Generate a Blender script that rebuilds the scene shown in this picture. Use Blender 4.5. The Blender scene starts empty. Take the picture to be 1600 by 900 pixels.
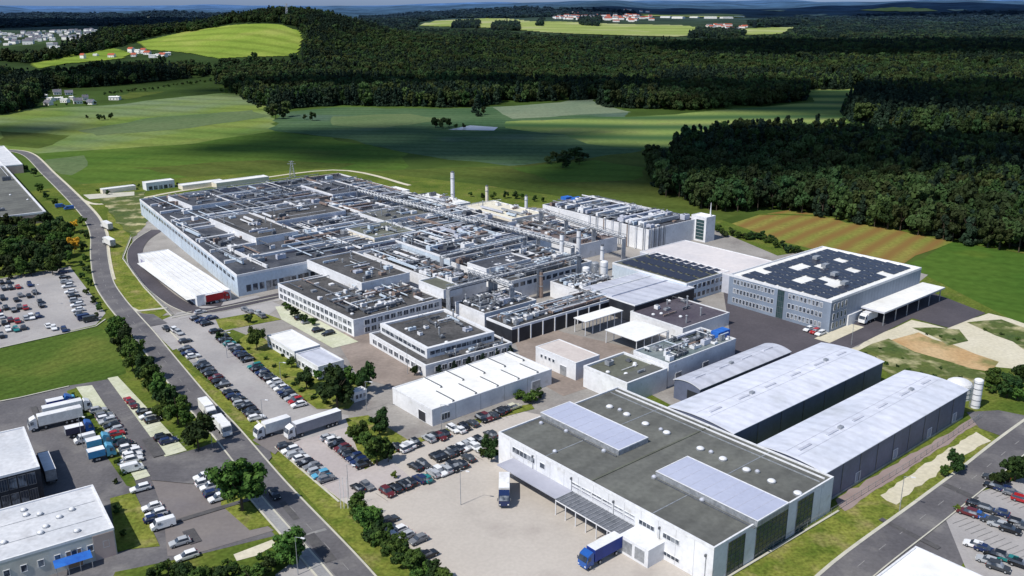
import bpy, bmesh, math, random
from mathutils import Vector, noise
from mathutils.geometry import tessellate_polygon
R = math.radians
rng = random.Random(7)
scene = bpy.context.scene
col = scene.collection
# ------------------------------------------------------------------ camera model
H, F, PITCH = 110.0, 1417.0, R(17.4)
CP, SP = math.cos(PITCH), math.sin(PITCH)
cam_data = bpy.data.cameras.new('camera'); cam = bpy.data.objects.new('camera', cam_data); col.objects.link(cam)
cam.location = (0, 0, H); cam.rotation_euler = (R(90) - PITCH, 0, 0)
cam_data.sensor_width = 36; cam_data.lens = F / 1600 * 36
cam_data.clip_start = 1; cam_data.clip_end = 60000
scene.camera = cam

def smooth(a, b, x):
    t = min(1, max(0, (x - a) / (b - a))); return t * t * (3 - 2 * t)
def terrain(x, y):
    d = math.hypot(x, y)
    if d < 1150 or y < 200: return 0.0
    u = 800 + 1485 * x / y
    z = 0.0
    z += 56 * math.exp(-((x + 520) / 190) ** 2 - ((y - 2250) / 420) ** 2) + 20 * math.exp(-((x + 560) / 380) ** 2 - ((y - 2200) / 450) ** 2)
    z += 26 * math.exp(-((x + 900) / 300) ** 2 - ((y - 2300) / 450) ** 2)
    z += 38 * math.exp(-((x - 500) / 1300) ** 2 - ((y - 4600) / 1000) ** 2)
    z += 16 * smooth(1500, 2600, d) * (0.5 + 0.5 * noise.noise(Vector((x / 600, y / 600, 3))))
    ridge = smooth(4800, 8500, d)
    if ridge > 0:
        n = noise.noise(Vector((u / 260, d / 2600, 1.7))) + 0.5 * noise.noise(Vector((u / 80, d / 1500, 5.7)))
        z += ridge * (50 + 48 * n + 62 * smooth(560, 820, u) + 10 * smooth(1250, 1600, u))
        z += 25 * math.exp(-((u - 860) / 120) ** 2 - ((d - 6500) / 900) ** 2)
    z *= smooth(1150, 1500, d)
    return z
def ray(px, py):
    X = (px - 800) / F; Y = -(py - 450) / F
    return Vector((X, CP + Y * SP, -SP + Y * CP))
def P(px, py, z=0.0):
    r = ray(px, py); t = (z - H) / r.z
    return Vector((r.x * t, r.y * t, z))
def PT(px, py):
    """first point where the sight line meets the terrain"""
    r = ray(px, py); t = 900.0; last = t
    while t < 12000:
        p = r * t
        if H + p.z < terrain(p.x, p.y):
            lo, hi = last, t
            for _ in range(18):
                m = (lo + hi) / 2; q = r * m
                if H + q.z < terrain(q.x, q.y): hi = m
                else: lo = m
            q = r * hi; return Vector((q.x, q.y, terrain(q.x, q.y)))
        last = t; t *= 1.012
    p = r * 9000; return Vector((p.x, p.y, terrain(p.x, p.y)))
def mpp(p):
    """metres covered by one pixel of the photo at point p"""
    return (p.y * CP + (H - p.z) * SP) / F

# ------------------------------------------------------------------ materials
MATS = {}
def mat(name, c1, c2=None, scale=0.3, rough=0.8, metal=0.0, bump=0.0, lines=None, fine=None, detail=6, lo=0.35, hi=0.65, objrand=0.0, spec=0.3, third=None):
    """noise mix of two colours; lines=(angle_deg, period_m, darken, distortion); fine=(scale,amount)"""
    if name in MATS: return MATS[name]
    m = bpy.data.materials.new(name); m.use_nodes = True; MATS[name] = m
    nt = m.node_tree; N = nt.nodes; Lk = nt.links
    b = N['Principled BSDF']; b.inputs['Roughness'].default_value = rough; b.inputs['Metallic'].default_value = metal
    b.inputs['Specular IOR Level'].default_value = spec
    c2 = c2 or tuple(x * 0.8 for x in c1)
    geo = N.new('ShaderNodeNewGeometry')
    nz = N.new('ShaderNodeTexNoise'); nz.inputs['Scale'].default_value = scale; nz.inputs['Detail'].default_value = detail; nz.inputs['Roughness'].default_value = 0.6
    Lk.new(geo.outputs['Position'], nz.inputs['Vector'])
    rp = N.new('ShaderNodeValToRGB'); rp.color_ramp.elements[0].position = lo; rp.color_ramp.elements[1].position = hi
    rp.color_ramp.elements[0].color = (*c1, 1); rp.color_ramp.elements[1].color = (*c2, 1)
    Lk.new(nz.outputs['Fac'], rp.inputs['Fac'])
    out = rp.outputs['Color']
    def mixc(a, bcol, facsock, mode='MIX'):
        mx = N.new('ShaderNodeMix'); mx.data_type = 'RGBA'; mx.blend_type = mode
        if isinstance(facsock, float): mx.inputs['Factor'].default_value = facsock
        else: Lk.new(facsock, mx.inputs['Factor'])
        Lk.new(a, mx.inputs[6])
        if isinstance(bcol, tuple): mx.inputs[7].default_value = (*bcol, 1)
        else: Lk.new(bcol, mx.inputs[7])
        return mx.outputs[2]
    if third:
        c3, s3, l3, h3 = third
        n3 = N.new('ShaderNodeTexNoise'); n3.inputs['Scale'].default_value = s3; n3.inputs['Detail'].default_value = 4
        Lk.new(geo.outputs['Position'], n3.inputs['Vector'])
        mr = N.new('ShaderNodeMapRange'); mr.inputs[1].default_value = l3; mr.inputs[2].default_value = h3
        Lk.new(n3.outputs['Fac'], mr.inputs[0]); out = mixc(out, c3, mr.outputs[0])
    if fine:
        nf = N.new('ShaderNodeTexNoise'); nf.inputs['Scale'].default_value = fine[0]; nf.inputs['Detail'].default_value = 3
        Lk.new(geo.outputs['Position'], nf.inputs['Vector'])
        mr = N.new('ShaderNodeMapRange'); mr.inputs[1].default_value = 0.3; mr.inputs[2].default_value = 0.7
        mr.inputs[3].default_value = 1 - fine[1]; mr.inputs[4].default_value = 1 + fine[1]
        Lk.new(nf.outputs['Fac'], mr.inputs[0])
        cmb = N.new('ShaderNodeCombineColor'); [Lk.new(mr.outputs[0], cmb.inputs[i]) for i in range(3)]
        out = mixc(out, cmb.outputs[0], 1.0, 'MULTIPLY')
    if lines:
        ang, per, dark, dist = lines
        mp = N.new('ShaderNodeMapping'); mp.vector_type = 'TEXTURE'; mp.inputs['Rotation'].default_value = (0, 0, R(ang))
        Lk.new(geo.outputs['Position'], mp.inputs['Vector'])
        wv = N.new('ShaderNodeTexWave'); wv.inputs['Scale'].default_value = 2 * math.pi / per / 20.0; wv.inputs['Distortion'].default_value = dist
        wv.inputs['Detail'].default_value = 2; wv.inputs['Detail Scale'].default_value = 0.4
        Lk.new(mp.outputs[0], wv.inputs['Vector'])
        if isinstance(dark, tuple): out = mixc(out, dark, wv.outputs['Fac'])
        else:
            mr = N.new('ShaderNodeMapRange'); mr.inputs[3].default_value = 1 - dark; mr.inputs[4].default_value = 1.0
            mr.inputs[1].default_value = 0.0; mr.inputs[2].default_value = 0.5
            Lk.new(wv.outputs['Fac'], mr.inputs[0])
            cmb = N.new('ShaderNodeCombineColor'); [Lk.new(mr.outputs[0], cmb.inputs[i]) for i in range(3)]
            out = mixc(out, cmb.outputs[0], 1.0, 'MULTIPLY')
    if objrand:
        oi = N.new('ShaderNodeObjectInfo'); hs = N.new('ShaderNodeHueSaturation')
        mr = N.new('ShaderNodeMapRange'); mr.inputs[3].default_value = 1 - objrand; mr.inputs[4].default_value = 1 + objrand
        Lk.new(oi.outputs['Random'], mr.inputs[0]); Lk.new(mr.outputs[0], hs.inputs['Value'])
        mr2 = N.new('ShaderNodeMapRange'); mr2.inputs[3].default_value = 0.5 - objrand * 0.07; mr2.inputs[4].default_value = 0.5 + objrand * 0.05
        Lk.new(oi.outputs['Random'], mr2.inputs[0]); Lk.new(mr2.outputs[0], hs.inputs['Hue'])
        Lk.new(out, hs.inputs['Color']); out = hs.outputs['Color']
    Lk.new(out, b.inputs['Base Color'])
    if bump:
        bp = N.new('ShaderNodeBump'); bp.inputs['Strength'].default_value = 0.6; bp.inputs['Distance'].default_value = bump
        nb = N.new('ShaderNodeTexNoise'); nb.inputs['Scale'].default_value = scale * 6; nb.inputs['Detail'].default_value = 5
        Lk.new(geo.outputs['Position'], nb.inputs['Vector']); Lk.new(nb.outputs['Fac'], bp.inputs['Height']); Lk.new(bp.outputs[0], b.inputs['Normal'])
    return m
def paint(name, c, rough=0.35, metal=0.0):
    return mat(name, c, tuple(x * 0.88 for x in c), scale=2.0, rough=rough, metal=metal, spec=0.5)

WHITE = mat('white_wall', (0.80, 0.81, 0.84), (0.62, 0.63, 0.66), 0.12, 0.6, fine=(1.2, 0.05), third=((0.5, 0.49, 0.47), 0.35, 0.6, 0.8))
CREAM = mat('cream_wall', (0.78, 0.72, 0.60), (0.66, 0.60, 0.50), 0.12, 0.7, fine=(1.0, 0.06))
PALEBLUE = mat('pale_blue_wall', (0.55, 0.63, 0.72), (0.45, 0.53, 0.62), 0.1, 0.6, fine=(1.0, 0.08))
GREYWALL = mat('grey_cladding', (0.24, 0.29, 0.37), (0.20, 0.245, 0.32), 0.1, 0.5, fine=(1.0, 0.06), lines=(49.6 + 0, 2.2, 0.12, 0))
HALLWALL = mat('slate_cladding', (0.14, 0.16, 0.24), (0.10, 0.12, 0.18), 0.12, 0.5, fine=(1.0, 0.08))
DARKWALL = mat('dark_wall', (0.035, 0.04, 0.05), (0.02, 0.022, 0.03), 0.2, 0.5)
PINKWALL = mat('pink_render', (0.50, 0.40, 0.36), (0.42, 0.33, 0.30), 0.3, 0.8)
BITUMEN = mat('bitumen_roof', (0.095, 0.098, 0.094), (0.15, 0.155, 0.142), 0.07, 0.9, fine=(0.8, 0.12), lines=(-40.4, 6, 0.12, 1.0), third=((0.17, 0.18, 0.17), 0.05, 0.56, 0.8))
BITUMEN2 = mat('olive_roof', (0.10, 0.105, 0.085), (0.15, 0.16, 0.13), 0.09, 0.9, fine=(0.8, 0.14))
DARKROOF = mat('dark_roof', (0.050, 0.050, 0.052), (0.105, 0.103, 0.105), 0.12, 0.85, fine=(1.2, 0.25))
BLUEROOF = mat('bluish_roof', (0.035, 0.040, 0.055), (0.095, 0.10, 0.115), 0.10, 0.7, fine=(1.0, 0.25))
PALEROOF = mat('pale_metal_roof', (0.56, 0.58, 0.66), (0.44, 0.46, 0.54), 0.08, 0.5, fine=(0.7, 0.06), lines=(49.6, 5.0, 0.12, 0.6))
WHITEROOF = mat('white_roof', (0.84, 0.84, 0.82), (0.70, 0.70, 0.69), 0.06, 0.6, fine=(0.8, 0.06), third=((0.56, 0.54, 0.50), 0.10, 0.56, 0.85), detail=9)
HALLROOF = mat('hall_roof', (0.68, 0.70, 0.79), (0.56, 0.59, 0.68), 0.05, 0.45, fine=(0.5, 0.08), lines=(49.6, 4.0, 0.08, 0.3), third=((0.46, 0.48, 0.52), 0.09, 0.56, 0.85), detail=9)
GREYROOF = mat('weathered_grey_roof', (0.50, 0.52, 0.56), (0.62, 0.63, 0.66), 0.08, 0.8, fine=(1.0, 0.10), third=((0.40, 0.40, 0.42), 0.2, 0.55, 0.8))
LAVENDER = mat('skylight_glazing', (0.40, 0.43, 0.56), (0.46, 0.49, 0.62), 0.05, 0.35, fine=(1.0, 0.04))
GLASS = mat('dark_glass', (0.03, 0.04, 0.06), (0.06, 0.075, 0.10), 0.8, 0.12, spec=0.6, third=((0.26, 0.28, 0.31), .35, .52, .60))
GREENGLASS = mat('tinted_glass', (0.02, 0.05, 0.055), (0.04, 0.08, 0.085), 0.5, 0.12, spec=0.6)
SOLAR = mat('solar_cells', (0.020, 0.022, 0.036), (0.034, 0.036, 0.056), 1.2, 0.3, spec=0.5)
STEEL = mat('galvanised_steel', (0.44, 0.46, 0.49), (0.28, 0.30, 0.33), 0.7, 0.45, metal=0.4, fine=(2, 0.15))
DARKSTEEL = mat('dark_steel', (0.10, 0.11, 0.13), (0.17, 0.18, 0.20), 0.7, 0.5, metal=0.3)
RUST = mat('brown_metal', (0.20, 0.14, 0.12), (0.28, 0.22, 0.19), 0.7, 0.7)
FRAMEW = mat('white_frame', (0.78, 0.79, 0.82), None, 1, 0.5)
RUBBER = mat('rubber', (0.02, 0.02, 0.02), None, 2, 0.8)
BLUEP = mat('blue_panel', (0.02, 0.10, 0.42), (0.03, 0.16, 0.55), 0.6, 0.5)
REDP = mat('red_panel', (0.50, 0.02, 0.03), (0.40, 0.02, 0.02), 0.6, 0.5)
# grounds
GRASS = mat('rough_grass', (0.065, 0.105, 0.018), (0.13, 0.16, 0.03), 0.05, 1.0, fine=(1.1, 0.28), third=((0.20, 0.18, 0.06), 0.13, 0.55, 0.85), bump=0.1, spec=0.05)
LAWN = mat('lawn_grass', (0.055, 0.100, 0.018), (0.090, 0.138, 0.026), 0.03, 1.0, lines=(-34, 4.5, 0.14, 1.5), fine=(0.9, 0.24), third=((0.13, 0.15, 0.035), 0.03, 0.55, 0.8), bump=0.05, spec=0.05)
VERGE = mat('verge_grass', (0.095, 0.135, 0.022), (0.20, 0.215, 0.045), 0.16, 1.0, fine=(1.3, 0.34), third=((0.27, 0.23, 0.10), 0.15, 0.52, 0.75), bump=0.05, spec=0.05)
ASPHALT = mat('asphalt', (0.095, 0.092, 0.102), (0.145, 0.14, 0.148), 0.05, 0.9, fine=(1.4, 0.12), third=((0.185, 0.178, 0.178), 0.11, 0.52, 0.72), detail=9)
DKASPHALT = mat('dark_asphalt', (0.065, 0.06, 0.072), (0.09, 0.082, 0.095), 0.05, 0.9, fine=(1.2, 0.10))
LOTGREY = mat('light_tarmac', (0.30, 0.29, 0.295), (0.39, 0.375, 0.37), 0.06, 0.9, fine=(1.4, 0.06), third=((0.26, 0.24, 0.25), 0.12, 0.55, 0.8))
LOTPINK = mat('brownish_tarmac', (0.165, 0.148, 0.148), (0.215, 0.195, 0.19), 0.05, 0.9, fine=(1.2, 0.06), third=((0.16, 0.15, 0.165), 0.04, 0.55, 0.75))
BEIGE = mat('beige_concrete', (0.43, 0.395, 0.36), (0.50, 0.46, 0.42), 0.03, 0.9, fine=(1.3, 0.05), third=((0.36, 0.325, 0.30), 0.09, 0.55, 0.8), detail=9)
YARD = mat('factory_yard_tarmac', (0.24, 0.228, 0.215), (0.33, 0.312, 0.295), 0.05, 0.9, fine=(1.2, 0.10), third=((0.18, 0.16, 0.155), 0.07, 0.52, 0.75))
SAND = mat('bare_sand', (0.55, 0.50, 0.38), (0.48, 0.36, 0.20), 0.035, 1.0, fine=(1.0, 0.14), third=((0.10, 0.13, 0.04), 0.06, 0.60, 0.72))
PALESAND = mat('pale_gravel', (0.60, 0.56, 0.45), (0.52, 0.48, 0.36), 0.05, 1.0, fine=(1.0, 0.10))
KERB = mat('kerb_stone', (0.55, 0.53, 0.45), (0.45, 0.44, 0.38), 0.3, 0.9)
LINEW = mat('painted_line', (0.30, 0.29, 0.29), (0.20, 0.20, 0.20), 0.8, 0.7)
PAVER = mat('grass_paver', (0.46, 0.48, 0.34), (0.55, 0.56, 0.44), 0.15, 1.0, fine=(1.3, 0.10))
SKYC = None
def field(name, c1, c2, ang=80, per=14, dark=0.2, third=None, scale=0.01):
    return mat(name, c1, c2, scale, 1.0, fine=(0.25, 0.16), lines=(ang, per, dark if isinstance(dark, tuple) else dark * .75, 3.5), third=third, spec=0.03, detail=5)
FLDA = field('pale_green_crop', (0.115, 0.185, 0.042), (0.19, 0.235, 0.06), 70, 40, 0.25, ((0.16, 0.21, 0.14), 0.006, 0.45, 0.7))
FLDB = field('green_crop', (0.055, 0.115, 0.020), (0.095, 0.155, 0.028), 78, 26, 0.2, ((0.075, 0.075, 0.025), 0.008, 0.55, 0.8))
FLDC = field('grey_green_crop', (0.09, 0.14, 0.06), (0.13, 0.17, 0.08), 60, 9, 0.1)
FLDD = field('blue_green_crop', (0.045, 0.095, 0.045), (0.080, 0.135, 0.065), 85, 18, 0.25, ((0.10, 0.14, 0.13), 0.006, 0.55, 0.75))
FLDE = field('silver_crop', (0.13, 0.18, 0.12), (0.19, 0.23, 0.15), 80, 14, 0.2)
FLDF = field('strip_crop', (0.16, 0.235, 0.065), (0.25, 0.29, 0.09), 88, 70, (0.05, 0.105, 0.04), ((0.16, 0.15, 0.09), 0.01, 0.55, 0.75))
FLDG = field('olive_meadow', (0.060, 0.095, 0.020), (0.095, 0.120, 0.028), 60, 30, 0.2, ((0.10, 0.12, 0.03), 0.01, 0.55, 0.8))
FLDH = mat('ripening_strips', (0.16, 0.19, 0.04), (0.26, 0.21, 0.06), 0.02, 1.0, fine=(0.5, 0.2), lines=(-40, 11, (0.20, 0.125, 0.042), 4), third=((0.10, 0.15, 0.03), 0.02, 0.55, 0.75), spec=0.03)
FLDI = field('lush_meadow', (0.050, 0.110, 0.018), (0.080, 0.140, 0.024), 60, 12, 0.12, ((0.16, 0.19, 0.03), 0.012, 0.6, 0.85))
HILLF = field('bright_hill_meadow', (0.15, 0.23, 0.035), (0.24, 0.31, 0.055), 70, 60, 0.3, ((0.34, 0.33, 0.11), 0.006, 0.55, 0.8), scale=0.006)
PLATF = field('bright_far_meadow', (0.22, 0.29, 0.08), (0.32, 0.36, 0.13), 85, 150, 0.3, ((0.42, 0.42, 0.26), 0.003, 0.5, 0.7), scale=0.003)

def leaf_mat(name, c1, c2, vr=0.3, scale=0.5):
    m = mat(name, c1, c2, scale, 0.75, objrand=vr, fine=(2.0, 0.3), spec=0.15)
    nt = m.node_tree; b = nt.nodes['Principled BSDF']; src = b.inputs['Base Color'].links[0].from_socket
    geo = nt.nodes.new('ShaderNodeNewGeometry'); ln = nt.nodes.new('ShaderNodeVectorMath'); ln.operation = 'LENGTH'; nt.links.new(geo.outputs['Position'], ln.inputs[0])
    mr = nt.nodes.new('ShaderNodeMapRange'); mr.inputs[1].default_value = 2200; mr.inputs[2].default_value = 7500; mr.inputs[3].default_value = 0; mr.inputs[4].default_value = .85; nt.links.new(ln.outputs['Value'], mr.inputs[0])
    mx = nt.nodes.new('ShaderNodeMix'); mx.data_type = 'RGBA'; nt.links.new(mr.outputs[0], mx.inputs['Factor']); nt.links.new(src, mx.inputs[6]); mx.inputs[7].default_value = (.035, .075, .14, 1); nt.links.new(mx.outputs[2], b.inputs['Base Color'])  # far foliage fades to blue: aerial haze mixed into the leaf colour
    return m
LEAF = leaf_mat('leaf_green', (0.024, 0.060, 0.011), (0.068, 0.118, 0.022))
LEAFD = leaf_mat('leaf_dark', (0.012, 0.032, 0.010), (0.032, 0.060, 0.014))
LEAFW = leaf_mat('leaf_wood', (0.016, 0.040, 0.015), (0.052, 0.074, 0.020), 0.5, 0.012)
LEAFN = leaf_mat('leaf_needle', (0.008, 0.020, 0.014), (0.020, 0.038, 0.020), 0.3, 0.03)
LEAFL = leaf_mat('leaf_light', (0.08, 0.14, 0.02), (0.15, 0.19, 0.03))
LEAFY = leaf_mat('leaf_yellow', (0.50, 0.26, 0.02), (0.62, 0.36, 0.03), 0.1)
BARK = mat('bark', (0.09, 0.07, 0.05), (0.05, 0.04, 0.03), 2, 0.95)

# ------------------------------------------------------------------ mesh builder
class MB:
    def __init__(s): s.v = []; s.f = []; s.m = []; s.mats = []
    def mi(s, m):
        if m not in s.mats: s.mats.append(m)
        return s.mats.index(m)
    def face(s, pts, m):
        i = len(s.v); s.v += [tuple(p) for p in pts]; s.f.append(tuple(range(i, i + len(pts)))); s.m.append(s.mi(m))
    def prism(s, poly, z0, z1, m, top=None, bottom=True):
        n = len(poly); i = len(s.v)
        s.v += [(p[0], p[1], z0) for p in poly] + [(p[0], p[1], z1) for p in poly]
        k = s.mi(m)
        for j in range(n):
            s.f.append((i + j, i + (j + 1) % n, i + n + (j + 1) % n, i + n + j)); s.m.append(k)
        s.f.append(tuple(i + n + j for j in range(n))); s.m.append(s.mi(top or m))
        if bottom: s.f.append(tuple(i + n - 1 - j for j in range(n))); s.m.append(k)
    def obox(s, c, ux, hx, uy, hy, z0, z1, m, top=None):
        """oriented box: centre c(xy), half sizes along 2D dirs"""
        c = Vector(c[:2]); ux = Vector(ux); uy = Vector(uy)
        s.prism([c - ux * hx - uy * hy, c + ux * hx - uy * hy, c + ux * hx + uy * hy, c - ux * hx + uy * hy], z0, z1, m, top)
    def box(s, x0, x1, y0, y1, z0, z1, m, top=None):
        s.prism([(x0, y0), (x1, y0), (x1, y1), (x0, y1)], z0, z1, m, top)
    def tube(s, a, b, r0, r1, m, n=8, cap=True):
        a = Vector(a); b = Vector(b); d = (b - a).normalized()
        t = d.orthogonal().normalized(); w = d.cross(t); i = len(s.v); k = s.mi(m)
        for c, r in ((a, r0), (b, r1)):
            for j in range(n):
                q = c + (t * math.cos(2 * math.pi * j / n) + w * math.sin(2 * math.pi * j / n)) * r; s.v.append(tuple(q))
        for j in range(n):
            s.f.append((i + j, i + (j + 1) % n, i + n + (j + 1) % n, i + n + j)); s.m.append(k)
        if cap:
            s.f.append(tuple(i + n + j for j in range(n))); s.m.append(k); s.f.append(tuple(i + n - 1 - j for j in range(n))); s.m.append(k)
    def dome(s, c, r, h, m, n=10):
        k = s.mi(m); i = len(s.v); rings = 4
        for q in range(rings):
            t = q / rings * math.pi / 2
            for j in range(n):
                a = 2 * math.pi * j / n; s.v.append((c[0] + r * math.cos(t) * math.cos(a), c[1] + r * math.cos(t) * math.sin(a), c[2] + h * math.sin(t)))
        s.v.append((c[0], c[1], c[2] + h))
        for q in range(rings - 1):
            for j in range(n):
                s.f.append((i + q * n + j, i + q * n + (j + 1) % n, i + (q + 1) * n + (j + 1) % n, i + (q + 1) * n + j)); s.m.append(k)
        for j in range(n):
            s.f.append((i + (rings - 1) * n + j, i + (rings - 1) * n + (j + 1) % n, i + rings * n)); s.m.append(k)
    def data(s, name, off=(0, 0, 0)):
        me = bpy.data.meshes.new(name)
        ox, oy, oz = off
        me.from_pydata([(x - ox, y - oy, z - oz) for x, y, z in s.v], [], s.f)
        for m in s.mats: me.materials.append(m)
        me.polygons.foreach_set('material_index', s.m); me.update()
        return me
    def build(s, name, parent=None, loc=None):
        off = parent_world(parent) if parent else (loc or (0, 0, 0))
        o = bpy.data.objects.new(name, s.data(name, off)); col.objects.link(o)
        if parent: o.parent = parent
        elif loc: o.location = loc
        return o
def parent_world(p):
    v = Vector((0, 0, 0))
    while p: v += p.location; p = p.parent
    return v
def tag(o, label=None, cat=None, group=None, kind=None):
    if label: o['label'] = label
    if cat: o['category'] = cat
    if group: o['group'] = group
    if kind: o['kind'] = kind
    return o
def empty(name, loc, rz=0.0):
    o = bpy.data.objects.new(name, None); o.empty_display_size = 1; col.objects.link(o)
    o.location = loc; o.rotation_euler = (0, 0, rz); return o
def copy_tree(o, parent=None, swap=None):
    c = o.copy(); c.parent = parent; col.objects.link(c)
    for ch in KIDS.get(o.name, []): 
        k = ch.copy(); k.parent = c; col.objects.link(k)
        for g in KIDS.get(ch.name, []):
            q = g.copy(); q.parent = k; col.objects.link(q)
    return c
KIDS = {}
ORD = ['first', 'second', 'third', 'fourth', 'fifth', 'sixth', 'seventh', 'eighth', 'ninth', 'tenth', 'eleventh', 'twelfth', 'thirteenth', 'fourteenth', 'fifteenth', 'sixteenth', 'seventeenth', 'eighteenth', 'nineteenth']
TENS = ['', '', 'twenty', 'thirty', 'forty', 'fifty', 'sixty', 'seventy', 'eighty', 'ninety']
def ordinal(n):
    if n <= 19: return ORD[n - 1]
    if n >= 100: return ('hundred-and-' + ordinal(n - 100)) if n > 100 else 'hundredth'
    t, u = divmod(n, 10)
    return TENS[t] + ('-' + ORD[u - 1] if u else '') if u else TENS[t][:-1] + 'ieth'

# ------------------------------------------------------------------ ground sheets
SHEETN = [0]
def organic(poly, amp):
    out = []
    for i, a in enumerate(poly):
        b = poly[(i + 1) % len(poly)]; L = (b - a).length; n = max(1, min(30, int(L / (amp * 3)))); t = (b - a).normalized() if L else Vector((0, 0)); nn = Vector((-t.y, t.x))
        for j in range(n):
            q = a + (b - a) * j / n; k = min(j, n - j) / n * 2
            out.append(q + nn * amp * 1.6 * noise.noise(Vector((q.x / amp / 5, q.y / amp / 5, 1.3))) * min(1, k * 4 + .3))
    return out
def sheet(name, pts, z, m, kind='structure', px=True, org=0):
    SHEETN[0] += 1; z += SHEETN[0] * .0004 
    poly = [P(a, b, 0).xy if px else Vector((a, b)) for a, b in pts]
    if org: poly = organic(poly, org)
    me = MB(); tri = tessellate_polygon([[Vector((p.x, p.y, 0)) for p in poly]])
    me.v = [(p.x, p.y, z) for p in poly]
    for t in tri:
        a, b, c = (poly[i] for i in t)
        if (b - a).cross(c - a) < 0: t = t[::-1]
        me.f.append(tuple(t)); me.m.append(0)
    me.mats = [m]
    o = me.build(name); tag(o, kind=kind); return o
def inpoly(x, y, poly):
    r = False; n = len(poly); j = n - 1
    for i in range(n):
        xi, yi = poly[i][0], poly[i][1]; xj, yj = poly[j][0], poly[j][1]
        if (yi > y) != (yj > y) and x < (xj - xi) * (y - yi) / (yj - yi) + xi: r = not r
        j = i
    return r
def catmull(pts, n=6):
    out = []
    for i in range(len(pts) - 1):
        p0 = pts[max(i - 1, 0)]; p1 = pts[i]; p2 = pts[i + 1]; p3 = pts[min(i + 2, len(pts) - 1)]
        for k in range(n):
            t = k / n
            out.append(0.5 * ((2 * p1) + (p2 - p0) * t + (2 * p0 - 5 * p1 + 4 * p2 - p3) * t * t + (3 * p1 - p0 - 3 * p2 + p3) * t ** 3))
    out.append(pts[-1]); return out
def offset_line(pts, d):
    out = []
    for i, p in enumerate(pts):
        a = pts[max(i - 1, 0)]; b = pts[min(i + 1, len(pts) - 1)]
        t = (b - a).normalized(); out.append(p + Vector((-t.y, t.x)) * d)
    return out
def ribbon(name, pts, w0, w1, z, m, h=0.0, kind='structure'):
    a = offset_line(pts, w0); b = offset_line(pts, w1); me = MB()
    for i in range(len(pts) - 1):
        q = [a[i], a[i + 1], b[i + 1], b[i]]
        if (q[1] - q[0]).cross(q[2] - q[0]) < 0: q = q[::-1]
        if h: me.prism(q, z, z + h, m, bottom=False)
        else: me.face([(p.x, p.y, z) for p in q], m)
    o = me.build(name); tag(o, kind=kind); return o
def dashes(name, pts, off, w, dash, gap, z, m):
    ln = offset_line(pts, off); me = MB(); acc = 0; on = True
    for i in range(len(ln) - 1):
        a, b = ln[i], ln[i + 1]; L = (b - a).length; t = (b - a) / L; nrm = Vector((-t.y, t.x)); s = 0
        while s < L:
            lim = (dash if on else gap) - acc; step = min(lim, L - s)
            if on and step > 0.05:
                p, q = a + t * s, a + t * (s + step)
                me.face([(*(p - nrm * w / 2), z), (*(q - nrm * w / 2), z), (*(q + nrm * w / 2), z), (*(p + nrm * w / 2), z)], m)
            s += step; acc += step
            if acc >= (dash if on else gap) - 1e-6: on = not on; acc = 0
    o = me.build(name); tag(o, kind='structure'); return o

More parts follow.
